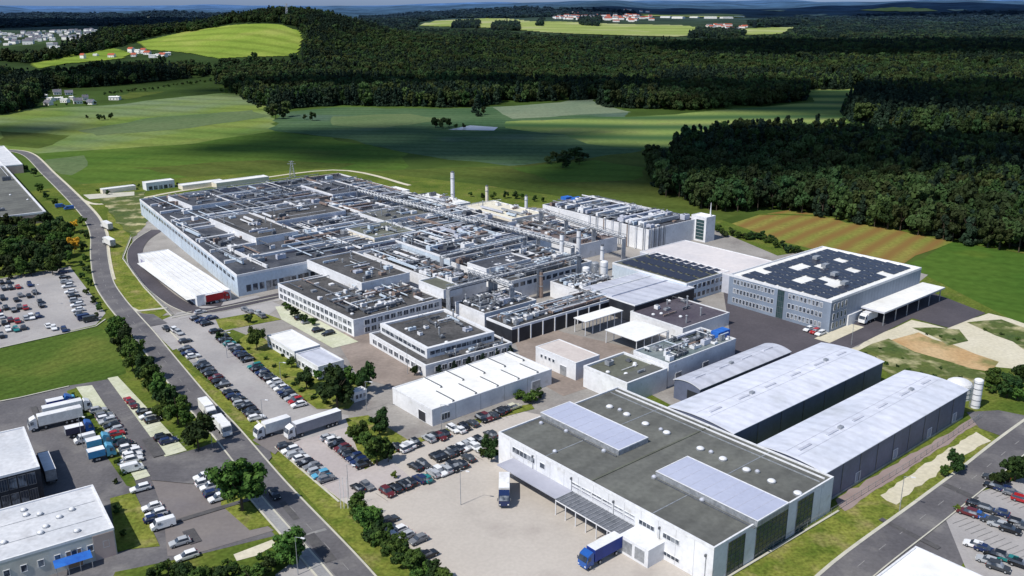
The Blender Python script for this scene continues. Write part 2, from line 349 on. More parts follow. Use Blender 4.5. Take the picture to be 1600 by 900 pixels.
# terrain: one polar sheet to the horizon
def build_terrain():
    az = [-180 + i * 4 for i in range(32)] + [-52 + i * 0.2 for i in range(521)] + [56 + i * 4 for i in range(31)]
    az = [a for a in az if a < 180]
    ds = [2, 20, 60, 120, 200, 300, 400, 500, 620, 750, 900, 1050, 1149]
    k = 1485 * 110 / 1149.0
    while 1485 * 110 / k < 6500:
        k -= 0.8; ds.append(1485 * 110 / k)
    d = ds[-1]
    while d < 16000: d *= 1.018; ds.append(d)
    ds += [20000, 30000, 45000]
    verts = [(0, 0, 0)]; faces = []; na = len(az)
    for d in ds:
        for a in az:
            x = d * math.sin(R(a)); y = d * math.cos(R(a)); z = terrain(x, y)
            if d > 16000: z = z * 0.6
            verts.append((x, y, z))
    for j in range(na): faces.append((0, 1 + (j + 1) % na, 1 + j))
    for i in range(len(ds) - 1):
        for j in range(na):
            a = 1 + i * na + j; b = 1 + i * na + (j + 1) % na
            faces.append((a, b, b + na, a + na))
    me = bpy.data.meshes.new('ground'); me.from_pydata(verts, [], faces); me.update()
    o = bpy.data.objects.new('ground', me); col.objects.link(o); tag(o, kind='structure')
    m = bpy.data.materials.new('open_country'); m.use_nodes = True; nt = m.node_tree; N = nt.nodes; Lk = nt.links
    b = N['Principled BSDF']; b.inputs['Roughness'].default_value = 1; b.inputs['Specular IOR Level'].default_value = 0.03
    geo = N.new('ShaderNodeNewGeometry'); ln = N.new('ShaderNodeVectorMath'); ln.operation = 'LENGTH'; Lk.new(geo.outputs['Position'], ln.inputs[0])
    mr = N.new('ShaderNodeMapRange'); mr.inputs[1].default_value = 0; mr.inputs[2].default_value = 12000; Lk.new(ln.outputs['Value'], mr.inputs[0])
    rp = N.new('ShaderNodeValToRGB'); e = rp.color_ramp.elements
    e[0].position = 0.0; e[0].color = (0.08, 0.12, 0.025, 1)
    e[1].position = 1.0; e[1].color = (0.07, 0.15, 0.32, 1)  # bluish far stops: distance haze painted into the ground colour
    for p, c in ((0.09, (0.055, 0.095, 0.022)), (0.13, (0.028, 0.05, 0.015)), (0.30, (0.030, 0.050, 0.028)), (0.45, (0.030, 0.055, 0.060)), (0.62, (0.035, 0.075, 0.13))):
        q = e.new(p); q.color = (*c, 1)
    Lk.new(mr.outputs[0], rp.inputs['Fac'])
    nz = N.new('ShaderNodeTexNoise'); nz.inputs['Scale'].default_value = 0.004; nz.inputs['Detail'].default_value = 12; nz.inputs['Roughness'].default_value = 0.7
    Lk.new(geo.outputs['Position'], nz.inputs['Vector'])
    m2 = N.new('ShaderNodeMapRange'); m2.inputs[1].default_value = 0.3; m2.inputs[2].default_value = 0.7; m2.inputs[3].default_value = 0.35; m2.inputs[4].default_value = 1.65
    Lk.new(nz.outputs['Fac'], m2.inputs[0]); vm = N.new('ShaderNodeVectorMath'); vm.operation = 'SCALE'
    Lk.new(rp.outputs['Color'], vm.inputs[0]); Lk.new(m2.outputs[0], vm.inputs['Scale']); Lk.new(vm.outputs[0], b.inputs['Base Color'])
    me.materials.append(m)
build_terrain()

# near and middle fields (flat)
sheet('field', [(-400, 172), (0, 172), (160, 165), (350, 145), (385, 146), (430, 174), (430, 205), (300, 225), (60, 240), (0, 232), (-400, 250)], 0.04, FLDA, org=6)
sheet('field', [(60, 240), (300, 225), (430, 205), (520, 215), (640, 240), (620, 275), (480, 275), (220, 290), (130, 285), (95, 270), (70, 250)], 0.05, FLDB, org=6)
sheet('field', [(72, 250), (128, 243), (139, 253), (112, 274), (97, 272)], 0.08, FLDC, org=6)
sheet('field', [(430, 178), (520, 168), (690, 170), (800, 166), (980, 175), (1000, 240), (820, 262), (640, 240), (520, 215), (430, 205)], 0.045, FLDD, org=6)
sheet('field', [(770, 168), (930, 155), (935, 163), (985, 175), (800, 186)], 0.09, FLDE, org=6)
sheet('field', [(790, 190), (1030, 180), (1270, 160), (1260, 140), (1355, 138), (1322, 165), (1325, 190), (1110, 207), (1050, 235), (920, 225), (880, 210), (790, 200)], 0.07, FLDF, org=6)
sheet('field', [(480, 274), (620, 266), (820, 258), (1040, 232), (1050, 300), (1160, 335), (1110, 350), (920, 310), (760, 300), (600, 296)], 0.06, FLDG, org=6)
sheet('field', [(1142, 352), (1185, 335), (1232, 329), (1492, 376), (1408, 415), (1285, 394), (1230, 380)], 0.10, FLDH, org=6)
sheet('field', [(1408, 415), (1492, 376), (1900, 430), (1900, 640), (1600, 525), (1520, 487), (1440, 430)], 0.09, FLDI, org=6)
sheet('field', [(1255, 207), (1325, 192), (1420, 203), (1400, 212)], 0.11, FLDF, org=6)
sheet('field', [(1500, 214), (1640, 208), (1640, 232), (1560, 232)], 0.11, FLDG, org=6)
sheet('field', [(180, 150), (240, 135), (330, 122), (345, 135), (260, 142), (200, 155)], 0.10, FLDG, org=6)
sheet('field', [(205, 137), (310, 124), (335, 127), (300, 134), (230, 142)], 0.13, FLDA, org=6)
sheet('field', [(230, 185), (395, 172), (420, 182), (300, 200), (150, 212), (120, 204)], 0.12, FLDC, org=5)
sheet('field', [(0, 205), (110, 212), (60, 232), (0, 226)], 0.12, FLDG, org=5)
sheet('field', [(520, 182), (640, 178), (700, 186), (600, 200), (520, 196)], 0.12, FLDC, org=5)
sheet('field', [(800, 262), (930, 250), (1010, 262), (990, 282), (860, 285)], 0.12, FLDB, org=5)
sheet('field', [(200, 262), (420, 250), (560, 256), (520, 266), (300, 278)], 0.12, FLDG, org=5)
sheet('pond', [(700, 203), (735, 196), (778, 199), (772, 204)], 0.12, mat('pond_water', (0.25, 0.27, 0.34), (0.3, 0.33, 0.40), 0.05, 0.3))
def drape(name, pts, m, cell, lift=0.9):
    poly = [PT(a, b) for a, b in pts]; xs = [p.x for p in poly]; ys = [p.y for p in poly]; me = MB(); idx = {}
    nx = int((max(xs) - min(xs)) / cell) + 1; ny = int((max(ys) - min(ys)) / cell) + 1
    def vi(i, j):
        if (i, j) not in idx:
            x = min(xs) + i * cell; y = min(ys) + j * cell; idx[i, j] = len(me.v); me.v.append((x, y, terrain(x, y) + lift))
        return idx[i, j]
    for i in range(nx):
        for j in range(ny):
            if inpoly(min(xs) + (i + .5) * cell, min(ys) + (j + .5) * cell, poly):
                me.f.append((vi(i, j), vi(i + 1, j), vi(i + 1, j + 1), vi(i, j + 1))); me.m.append(0)
    me.mats = [m]; o = me.build(name); tag(o, kind='structure'); return o
HILLPOLY = [(215, 66), (290, 50), (345, 42), (400, 38), (440, 39), (468, 50), (472, 62), (462, 88), (380, 90), (340, 92), (300, 84), (230, 78)]
drape('hill_meadow', HILLPOLY, HILLF, 6)
drape('hill_meadow', [(48, 100), (120, 84), (180, 76), (205, 84), (190, 92), (100, 100), (60, 108)], HILLF, 7)
drape('far_meadow', [(655, 41), (680, 33), (760, 29), (830, 34), (960, 38), (1060, 40), (1120, 46), (1060, 58), (950, 55), (850, 51), (790, 45), (700, 42)], PLATF, 22, 2.0)
drape('far_meadow', [(1155, 46), (1255, 43), (1215, 54), (1165, 55)], PLATF, 20, 2.0)
drape('far_meadow', [(1340, 16), (1400, 12), (1470, 17), (1400, 19)], PLATF, 60, 4.0)
for q in ([(60, 24), (150, 22), (150, 25), (70, 27)], [(160, 30), (250, 27), (240, 31)], [(40, 34), (120, 33), (110, 37)], [(1190, 17), (1225, 16), (1220, 19)], [(1480, 16), (1510, 15), (1505, 18)], [(1300, 30), (1380, 28), (1370, 32)], [(620, 28), (700, 26), (690, 29)], [(1250, 24), (1290, 23), (1285, 26)]):
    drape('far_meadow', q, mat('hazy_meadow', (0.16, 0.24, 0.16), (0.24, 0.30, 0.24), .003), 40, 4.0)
drape('far_meadow', [(1000, 22), (1160, 24), (1160, 28), (1010, 26)], PLATF, 40, 4.0)

# site ground sheets
Z1, Z2, Z3, Z4 = 0.15, 0.20, 0.25, 0.30
sheet('site_grass', [(100, 290), (520, 262), (760, 290), (1130, 345), (1230, 380), (1445, 430), (1620, 520), (2000, 700), (2000, 1100), (-500, 1100), (-700, 600), (-400, 380)], 0.13, GRASS)
sheet('lawn', [(-60, 555), (0, 545), (150, 512), (175, 520), (200, 590), (110, 603), (0, 628), (-60, 640)], Z1, LAWN)
sheet('factory_yard', [(207, 372), (222, 345), (230, 318), (520, 284), (620, 308), (700, 320), (860, 326), (905, 322), (1125, 362), (1215, 400), (1290, 388), (1450, 430), (1400, 470), (1330, 560), (1060, 640), (985, 600), (790, 690), (600, 700), (545, 660), (480, 640), (420, 570), (400, 530), (300, 490), (205, 498)], Z1, YARD)
sheet('dark_yard', [(1130, 455), (1200, 470), (1420, 440), (1450, 455), (1540, 490), (1482, 513), (1425, 498), (1330, 545), (1250, 575), (1150, 600), (1080, 600), (1060, 560), (1140, 520)], Z2, DKASPHALT)
sheet('loading_yard', [(880, 520), (830, 500), (800, 520), (812, 556), (845, 600), (880, 620), (940, 600), (990, 545)], Z2, mat('brown_yard', (0.20, 0.165, 0.145), (0.30, 0.25, 0.22), 0.08, 0.9, fine=(1, .1)))
sheet('loading_yard', [(545, 500), (640, 560), (660, 590), (612, 605), (560, 590), (530, 540)], Z2, mat('brown_yard', (0.2, 0.17, 0.15)))
sheet('bare_ground', [(1318, 548), (1425, 500), (1480, 514), (1545, 490), (1700, 535), (1700, 625), (1600, 577), (1560, 574), (1500, 562)], Z1, PALESAND, org=2)
sheet('bare_ground', [(1385, 534), (1436, 520), (1490, 540), (1560, 566), (1548, 582), (1500, 574), (1430, 554)], Z2, mat('orange_soil', (0.50, 0.36, 0.20), (0.42, 0.26, 0.12), .06, 1.0, fine=(1, .14), third=((0.20, 0.19, 0.07), .08, .52, .66)), org=2)
sheet('rough_meadow', [(1340, 549), (1388, 530), (1430, 550), (1480, 566), (1545, 586), (1530, 606), (1400, 592), (1370, 570)], Z3, mat('mixed_scrub', (0.05, 0.085, 0.02), (0.11, 0.13, 0.03), .05, 1.0, fine=(1, .25), third=((0.42, 0.38, 0.22), .12, .50, .68)), org=2.5)
sheet('rough_meadow', [(1425, 513), (1500, 516), (1514, 534), (1480, 541)], Z3, mat('mixed_scrub', (0.05, 0.085, 0.02)), org=2)
sheet('rough_meadow', [(1512, 505), (1565, 500), (1700, 543), (1700, 566), (1600, 546)], Z3, mat('mixed_scrub', (0.05, 0.085, 0.02)), org=2)
sheet('grass_bank', [(150, 306), (228, 300), (222, 318), (232, 345), (214, 368), (206, 372), (175, 335)], Z3, mat('mixed_scrub', (0.05, 0.085, 0.02)), org=1.5)
_ir = catmull([P(a, b).xy for a, b in [(246, 360), (222, 376), (211, 396), (218, 422), (250, 455), (288, 480), (330, 486), (440, 462)]])
ribbon('inner_road', _ir, -3.2, 3.2, Z3 + .08, DKASPHALT); ribbon('kerb', _ir, -3.5, -3.2, Z3, KERB, .14)
sheet('yard_strip', [(222, 395), (236, 398), (310, 462), (350, 470), (345, 480), (300, 478)], Z3 + .03, DKASPHALT)
sheet('dark_yard', [(130, 305), (210, 300), (210, 306), (140, 312)], Z3 + .04, KERB)
# big concrete apron in front of the near warehouse and the car park beside it
sheet('concrete_apron', [(430, 700), (545, 655), (640, 700), (800, 640), (900, 660), (1150, 900), (1150, 1000), (760, 1000), (690, 900), (620, 840), (525, 785)], Z1, BEIGE)
sheet('car_park', [(430, 698), (540, 665), (640, 745), (560, 775), (530, 780)], Z2, mat('warm_tarmac', (0.38, 0.34, 0.34), (0.45, 0.41, 0.40), 0.05, 0.9, fine=(1, .06)))
sheet('car_park', [(270, 540), (345, 522), (490, 640), (545, 650), (545, 668), (430, 700), (405, 668)], Z2, LOTGREY)
sheet('gate_area', [(232, 510), (290, 485), (400, 462), (440, 478), (410, 500), (350, 520), (270, 548)], Z2, LOTGREY)
sheet('access_road', [(275, 490), (438, 460), (440, 470), (280, 500)], Z3, LOTGREY)
sheet('access_road', [(232, 512), (262, 506), (240, 492), (205, 490), (196, 496)], Z4, ASPHALT)
sheet('car_park', [(-150, 465), (0, 437), (110, 418), (165, 490), (150, 508), (0, 545), (-150, 580)], Z1, LOTGREY)
sheet('depot_yard', [(-300, 690), (0, 628), (110, 603), (190, 590), (262, 714), (350, 690), (402, 742), (352, 752), (342, 775), (420, 825), (430, 838), (300, 870), (180, 895), (150, 960), (-300, 1000)], Z1, ASPHALT)
sheet('car_park', [(236, 748), (345, 715), (340, 775), (400, 810), (428, 830), (300, 868), (262, 870), (255, 800)], Z2, LOTPINK)
sheet('planting_strip', [(104, 612), (122, 606), (205, 735), (215, 765), (198, 760), (150, 690)], Z2, GRASS)
sheet('parking_strip', [(119, 606), (144, 603), (178, 655), (235, 745), (212, 752), (165, 675)], Z3, PAVER)
sheet('parking_strip', [(168, 592), (184, 589), (292, 705), (258, 715)], Z3, PAVER)
sheet('verge', [(184, 589), (230, 572), (320, 690), (262, 718), (292, 704)], Z2, GRASS)
sheet('lawn', [(172, 780), (210, 770), (250, 855), (200, 860), (183, 865)], Z3, VERGE)
sheet('verge', [(352, 752), (372, 770), (425, 822), (390, 830), (345, 790)], Z3, VERGE)
sheet('lawn', [(180, 895), (300, 872), (440, 840), (500, 920), (430, 1000), (150, 1000)], Z2, GRASS)
sheet('parking_strip', [(365, 868), (425, 845), (432, 852), (400, 870), (370, 878)], Z3, PALESAND)
sheet('forecourt', [(430, 900), (468, 872), (520, 930), (440, 960)], Z3, LOTGREY)
# verges beside the main road
sheet('verge', [(240, 522), (272, 560), (410, 660), (400, 680), (372, 668), (320, 618), (262, 553)], Z3, VERGE)
sheet('verge', [(418, 708), (432, 706), (535, 785), (560, 800), (620, 850), (690, 910), (690, 1000), (640, 960), (585, 895), (510, 812)], Z3, VERGE)
sheet('verge', [(168, 330), (205, 372), (190, 405), (262, 488), (245, 500), (200, 480), (172, 430), (170, 380)], Z2, VERGE)
sheet('garden', [(362, 540), (398, 515), (440, 555), (500, 590), (580, 600), (545, 640), (495, 640)], Z3, VERGE)
sheet('garden', [(540, 655), (575, 650), (640, 690), (790, 640), (830, 632), (835, 640), (700, 675), (625, 705), (570, 735)], Z3, VERGE)
sheet('garden', [(337, 500), (405, 488), (440, 500), (345, 518)], Z3, VERGE)
sheet('garden', [(430, 480), (455, 478), (560, 535), (520, 545), (440, 500)], Z3, PAVER)
# around the right-hand road
sheet('verge', [(1310, 795), (1520, 660), (1560, 690), (1520, 725), (1300, 890), (1290, 1000), (1100, 1000), (1130, 905)], Z1, VERGE)
sheet('gravel_path', [(1375, 775), (1525, 676), (1548, 690), (1470, 735), (1400, 790)], Z2, PALESAND, org=0.7)
sheet('gravel_path', [(1305, 782), (1525, 652), (1535, 658), (1320, 800)], Z2, mat('brown_path', (0.26, 0.20, 0.19), (0.32, 0.26, 0.25), .1), org=0.7)
sheet('side_road', [(1510, 645), (1560, 642), (1700, 670), (1700, 740), (1600, 695), (1530, 670)], Z2, ASPHALT)
sheet('car_park', [(1440, 830), (1475, 806), (1530, 770), (1620, 740), (1750, 800), (1750, 1000), (1540, 960), (1505, 880)], Z1, LOTGREY)
sheet('side_road', [(1356, 898), (1475, 806), (1505, 880), (1440, 1000), (1300, 1000)], Z1 + .02, ASPHALT)
right_road = catmull([P(a, b).xy for a, b in [(1240, 985), (1330, 895), (1450, 803), (1525, 745), (1580, 700), (1640, 655), (1720, 600)]])
ribbon('side_road', right_road, -3.7, 3.7, Z4 + .02, ASPHALT)
ribbon('kerb', right_road, 3.7, 4.5, Z4, KERB, 0.12)
ribbon('kerb', right_road, -4.0, -3.7, Z4, KERB, 0.12)
main_line = catmull([P(a, b).xy for a, b in [(640, 1010), (547, 895), (440, 779), (400, 733), (352, 675), (306, 625), (255, 562), (226, 525), (200, 495), (178, 468), (162, 440), (155, 400), (154, 370), (147, 350), (133, 330), (100, 296), (75, 272), (45, 243), (15, 236), (-30, 238), (-100, 245)]])
ribbon('main_road', main_line, -3.4, 3.4, Z4 + 0.05, ASPHALT)
ribbon('kerb', main_line, -3.8, -3.4, Z4, KERB, 0.15)
ribbon('kerb', main_line, 3.4, 3.8, Z4, KERB, 0.15)
ribbon('pavement', main_line[0:14], 3.8, 6.0, Z4 + .08, mat('pavement_slabs', (0.26, 0.26, 0.27), (0.32, 0.32, 0.32), .3, fine=(2, .1)))
ribbon('kerb', main_line[0:14], 6.0, 6.4, Z4, KERB, 0.15)
ribbon('pavement', main_line[60:110], -4.8, -3.8, Z4 + .08, PALESAND)
sheet('road_junction', [(350, 690), (420, 700), (425, 716), (402, 742), (360, 745), (300, 758), (235, 752), (262, 722), (330, 695)], Z4 + .06, ASPHALT)
sheet('road_junction', [(395, 690), (412, 675), (470, 688), (440, 700), (430, 712)], Z4 + .07, LOTPINK)
dashes('lane_marking', main_line, 0, 0.12, 3, 6, Z4 + .062, LINEW)
dashes('lane_marking', main_line, 3.15, 0.12, 400, 1, Z4 + .062, LINEW)
dashes('lane_marking', right_road, 0, 0.15, 3, 6, Z4 + .03, LINEW)
stop = MB()
a, b = P(478, 834, Z4 + .066), P(508, 825, Z4 + .066); stop.face([a, P(479, 837, Z4 + .066), P(511, 828, Z4 + .066), b], LINEW); tag(stop.build('stop_line'), kind='structure')
lines = [[(205, 372), (192, 405), (225, 450), (268, 495), (300, 488)], [(262, 515), (330, 585), (410, 668)], [(430, 700), (530, 786)], [(108, 605), (30, 623), (-60, 640)], [(0, 545), (150, 511), (165, 500)], [(0, 437), (110, 418)], [(268, 498), (440, 463)], [(1130, 908), (1310, 800)]]
for ln in lines: ribbon('kerb', [P(a, b).xy for a, b in ln], -0.25, 0.25, Z4, KERB, 0.14)
ribbon('pavement', [P(a, b).xy for a, b in [(200, 480), (215, 487), (262, 482)]], -1, 1, Z4 + .02, KERB)
ribbon('field_track', catmull([P(a, b).xy for a, b in [(95, 283), (140, 318), (220, 310), (300, 296), (520, 266), (640, 290)]]), -1.6, 1.6, Z2, PALESAND)
ribbon('field_track', catmull([P(a, b).xy for a, b in [(1180, 335), (1300, 340), (1492, 377), (1700, 412)]]), -1.5, 1.5, Z2, GRASS)
PATCH = mat('tarmac_patch', (0.075, 0.073, 0.08), (0.10, 0.098, 0.10), .3, .95, fine=(1.5, .15))
for a, b, c, d in ((500, 858, 12, 5), (452, 800, 9, 3), (385, 722, 10, 3), (330, 800, 26, 3), (240, 700, 12, 6), (60, 655, 18, 3), (1420, 835, 14, 3), (1500, 770, 8, 4), (300, 840, 6, 5)):
    p = P(a, b); u_ = Vector((math.sin(R(-34.5)), math.cos(R(-34.5)))) if c < 20 else Vector((math.cos(R(34.5)), math.sin(R(34.5)))); v_ = Vector((u_.y, -u_.x)); m = MB(); hx, hy = c / 2, d / 4
    m.face([(*(p.xy - u_ * hx - v_ * hy), Z4 + .075), (*(p.xy - u_ * hx + v_ * hy), Z4 + .075), (*(p.xy + u_ * hx + v_ * hy), Z4 + .075), (*(p.xy + u_ * hx - v_ * hy), Z4 + .075)][::-1], PATCH); tag(m.build('tarmac_patch'), kind='structure')
def bays(rows, name='parking_bay_lines'):
    me = MB()
    for (x0, y0), (x1, y1), n, L in rows:
        a, b = P(x0, y0).xy, P(x1, y1).xy; t = (b - a).normalized(); nn = Vector((-t.y, t.x))
        for i in range(n + 1):
            c = a + (b - a) * i / n
            q = [c - t * .06 - nn * L / 2, c + t * .06 - nn * L / 2, c + t * .06 + nn * L / 2, c - t * .06 + nn * L / 2]
            me.face([(p.x, p.y, Z4 - .03) for p in q], LINEW)
    tag(me.build(name), kind='structure')
bays([((288, 547), (404, 659), 20, 5), ((345, 530), (470, 637), 22, 5), ((447, 700), (515, 756), 10, 5), ((515, 686), (570, 733), 10, 5), ((596, 778), (780, 700), 24, 5), ((615, 705), (800, 645), 24, 5), ((0, 452), (45, 445), 8, 5), ((0, 487), (70, 473), 11, 5), ((100, 425), (150, 505), 16, 5), ((160, 650), (220, 742), 16, 5), ((195, 640), (285, 700), 14, 5), ((1500, 815), (1600, 870), 10, 5), ((1550, 765), (1640, 810), 10, 5)])

# ------------------------------------------------------------------ building frames
class Fr:
    def __init__(s, deg):
        a = R(deg); s.u1 = Vector((math.sin(a), math.cos(a))); s.u2 = Vector((math.cos(a), -math.sin(a)))
        # u1 runs away to the left, u2 away to the right
    def ab(s, p): return (p.x * s.u1.x + p.y * s.u1.y, p.x * s.u2.x + p.y * s.u2.y)
    def xy(s, a, b): return s.u1 * a + s.u2 * b
MAIN = Fr(-40.4)
ROADF = Fr(-34.5)
class Bld:
    def __init__(s, name, label, N, L, Rr, h, wall=WHITE, roof=BITUMEN, fr=MAIN, z0=0.0, parapet=0.5, cat='building', pw=0.35, parmat=None, flat=True, root=None, ext=None, far='', a1=None, skew=False):
        s.fr = fr; s.h = h; s.z0 = z0
        s.a0, s.b0 = fr.ab(P(*N, h)); s.a1 = fr.ab(P(*L, h))[0]; s.b1 = fr.ab(P(*Rr, h))[1]
        # corners beside the near one are read along their own edge
        if 'L' not in far:
            k = (L[0] - 800) / F; s.a1 = (k * (s.b0 * fr.u2.y * CP + (H - h) * SP) - s.b0 * fr.u2.x) / (fr.u1.x - k * fr.u1.y * CP)
        if 'R' not in far:
            k = (Rr[0] - 800) / F; s.b1 = (k * (s.a0 * fr.u1.y * CP + (H - h) * SP) - s.a0 * fr.u1.x) / (fr.u2.x - k * fr.u2.y * CP)
        if a1 is not None: s.a1 = a1
        s.skew = (fr.ab(P(*L, h))[1] - s.b0) / (s.a1 - s.a0) if skew else 0.0
        if ext: s.a1, s.b1 = s.a0 + (ext[0] or s.a1 - s.a0), s.b0 + (ext[1] or s.b1 - s.b0)
        c = s.xy((s.a0 + s.a1) / 2, (s.b0 + s.b1) / 2)
        if root is None:
            s.root = empty(name, (c.x, c.y, 0)); tag(s.root, label, cat); pn = ('wall', 'roof', 'parapet')
        else: s.root = root; pn = ('raised_wall', 'raised_roof', 'raised_parapet')
        if flat:
            A = s.rect(0); zr = h - parapet
            m = MB(); m.prism(A, z0, zr, wall, bottom=False); m.f.pop(); m.m.pop()
            m.build(pn[0], s.root)
            m = MB(); m.prism(A, zr - 0.12, zr, roof); m.v = [(x, y, z + .002) for x, y, z in m.v]; m.build(pn[1], s.root)
            if parapet > 0:
                m = MB(); I = s.rect(pw); O = s.rect(-0.04); pm = parmat or FRAMEW
                for i in range(4):
                    j = (i + 1) % 4; m.prism([O[i], O[j], I[j], I[i]], zr - .25, h, pm)
                m.build(pn[2], s.root)
            s.zr = zr
    @property
    def A(s): return s.a1 - s.a0
    @property
    def B(s): return s.b1 - s.b0
    def xy(s, a, b): return s.fr.xy(a, b)
    def rect(s, ins):
        a0, a1, b0, b1 = s.a0 + ins, s.a1 - ins, s.b0 + ins, s.b1 - ins
        return [s.xy(a0, b0), s.xy(a0, b1), s.xy(a1, b1), s.xy(a1, b0 + s.skew * (s.a1 - s.a0))]
    def facebox(s, m, face, s0, s1, z0, z1, d0, d1, mt):
        """box on a wall: face 'L' (b=b0, s runs along u1 from the near corner) or 'R' (a=a0)"""
        if face == 'L': k0, k1 = s.b0 + s.skew * s0, s.b0 + s.skew * s1; q = [s.xy(s.a0 + s0, k0 - d1), s.xy(s.a0 + s0, k0 - d0), s.xy(s.a0 + s1, k1 - d0), s.xy(s.a0 + s1, k1 - d1)]
        else: q = [s.xy(s.a0 - d1, s.b0 + s0), s.xy(s.a0 - d1, s.b0 + s1), s.xy(s.a0 - d0, s.b0 + s1), s.xy(s.a0 - d0, s.b0 + s0)]
        m.prism(q, z0, z1, mt)
    def window(s, face, s0, s1, z0, z1, glass=None, mull=0, trans=0, frame=True, fm=None, name='window'):
        fm = fm or FRAMEW; glass = glass or GLASS
        if frame:
            m = MB(); t = 0.10
            s.facebox(m, face, s0, s1, z0, z0 + t, .0, .12, fm); s.facebox(m, face, s0, s1, z1 - t, z1, .0, .12, fm)
            s.facebox(m, face, s0, s0 + t, z0 + t, z1 - t, .0, .12, fm); s.facebox(m, face, s1 - t, s1, z0 + t, z1 - t, .0, .12, fm)
            for i in range(mull):
                c = s0 + (s1 - s0) * (i + 1) / (mull + 1); s.facebox(m, face, c - .05, c + .05, z0 + t, z1 - t, .055, .11, fm)
            for i in range(trans):
                c = z0 + (z1 - z0) * (i + 1) / (trans + 1); s.facebox(m, face, s0 + t, s1 - t, c - .05, c + .05, .055, .105, fm)
            o = m.build(name, s.root)
            m = MB(); s.facebox(m, face, s0 + t, s1 - t, z0 + t, z1 - t, .0, .05, glass); m.build('pane', o)
        else:
            m = MB(); s.facebox(m, face, s0, s1, z0, z1, .0, .06, glass); o = m.build(name, s.root)
        return o
    def winrow(s, face, n, s0, s1, z0, z1, gap=0.25, **k):
        w = (s1 - s0) / n
        for i in range(n): s.window(face, s0 + w * (i + gap / 2), s0 + w * (i + 1 - gap / 2), z0, z1, **k)
    def on(s, px, py, z=None):
        """roof point below a pixel -> (a,b) offsets"""
        a, b = s.fr.ab(P(px, py, s.zr if z is None else z)); return a - s.a0, b - s.b0
    def part(s, name, a0, a1, b0, b1, z0, z1, m, top=None, mb=None):
        k = mb or MB(); k.prism([s.xy(s.a0 + a0, s.b0 + b0), s.xy(s.a0 + a0, s.b0 + b1), s.xy(s.a0 + a1, s.b0 + b1), s.xy(s.a0 + a1, s.b0 + b0)], z0, z1, m, top)
        return k if mb else k.build(name, s.root)
    def p3(s, a, b, z):
        q = s.xy(s.a0 + a, s.b0 + b); return Vector((q.x, q.y, z))

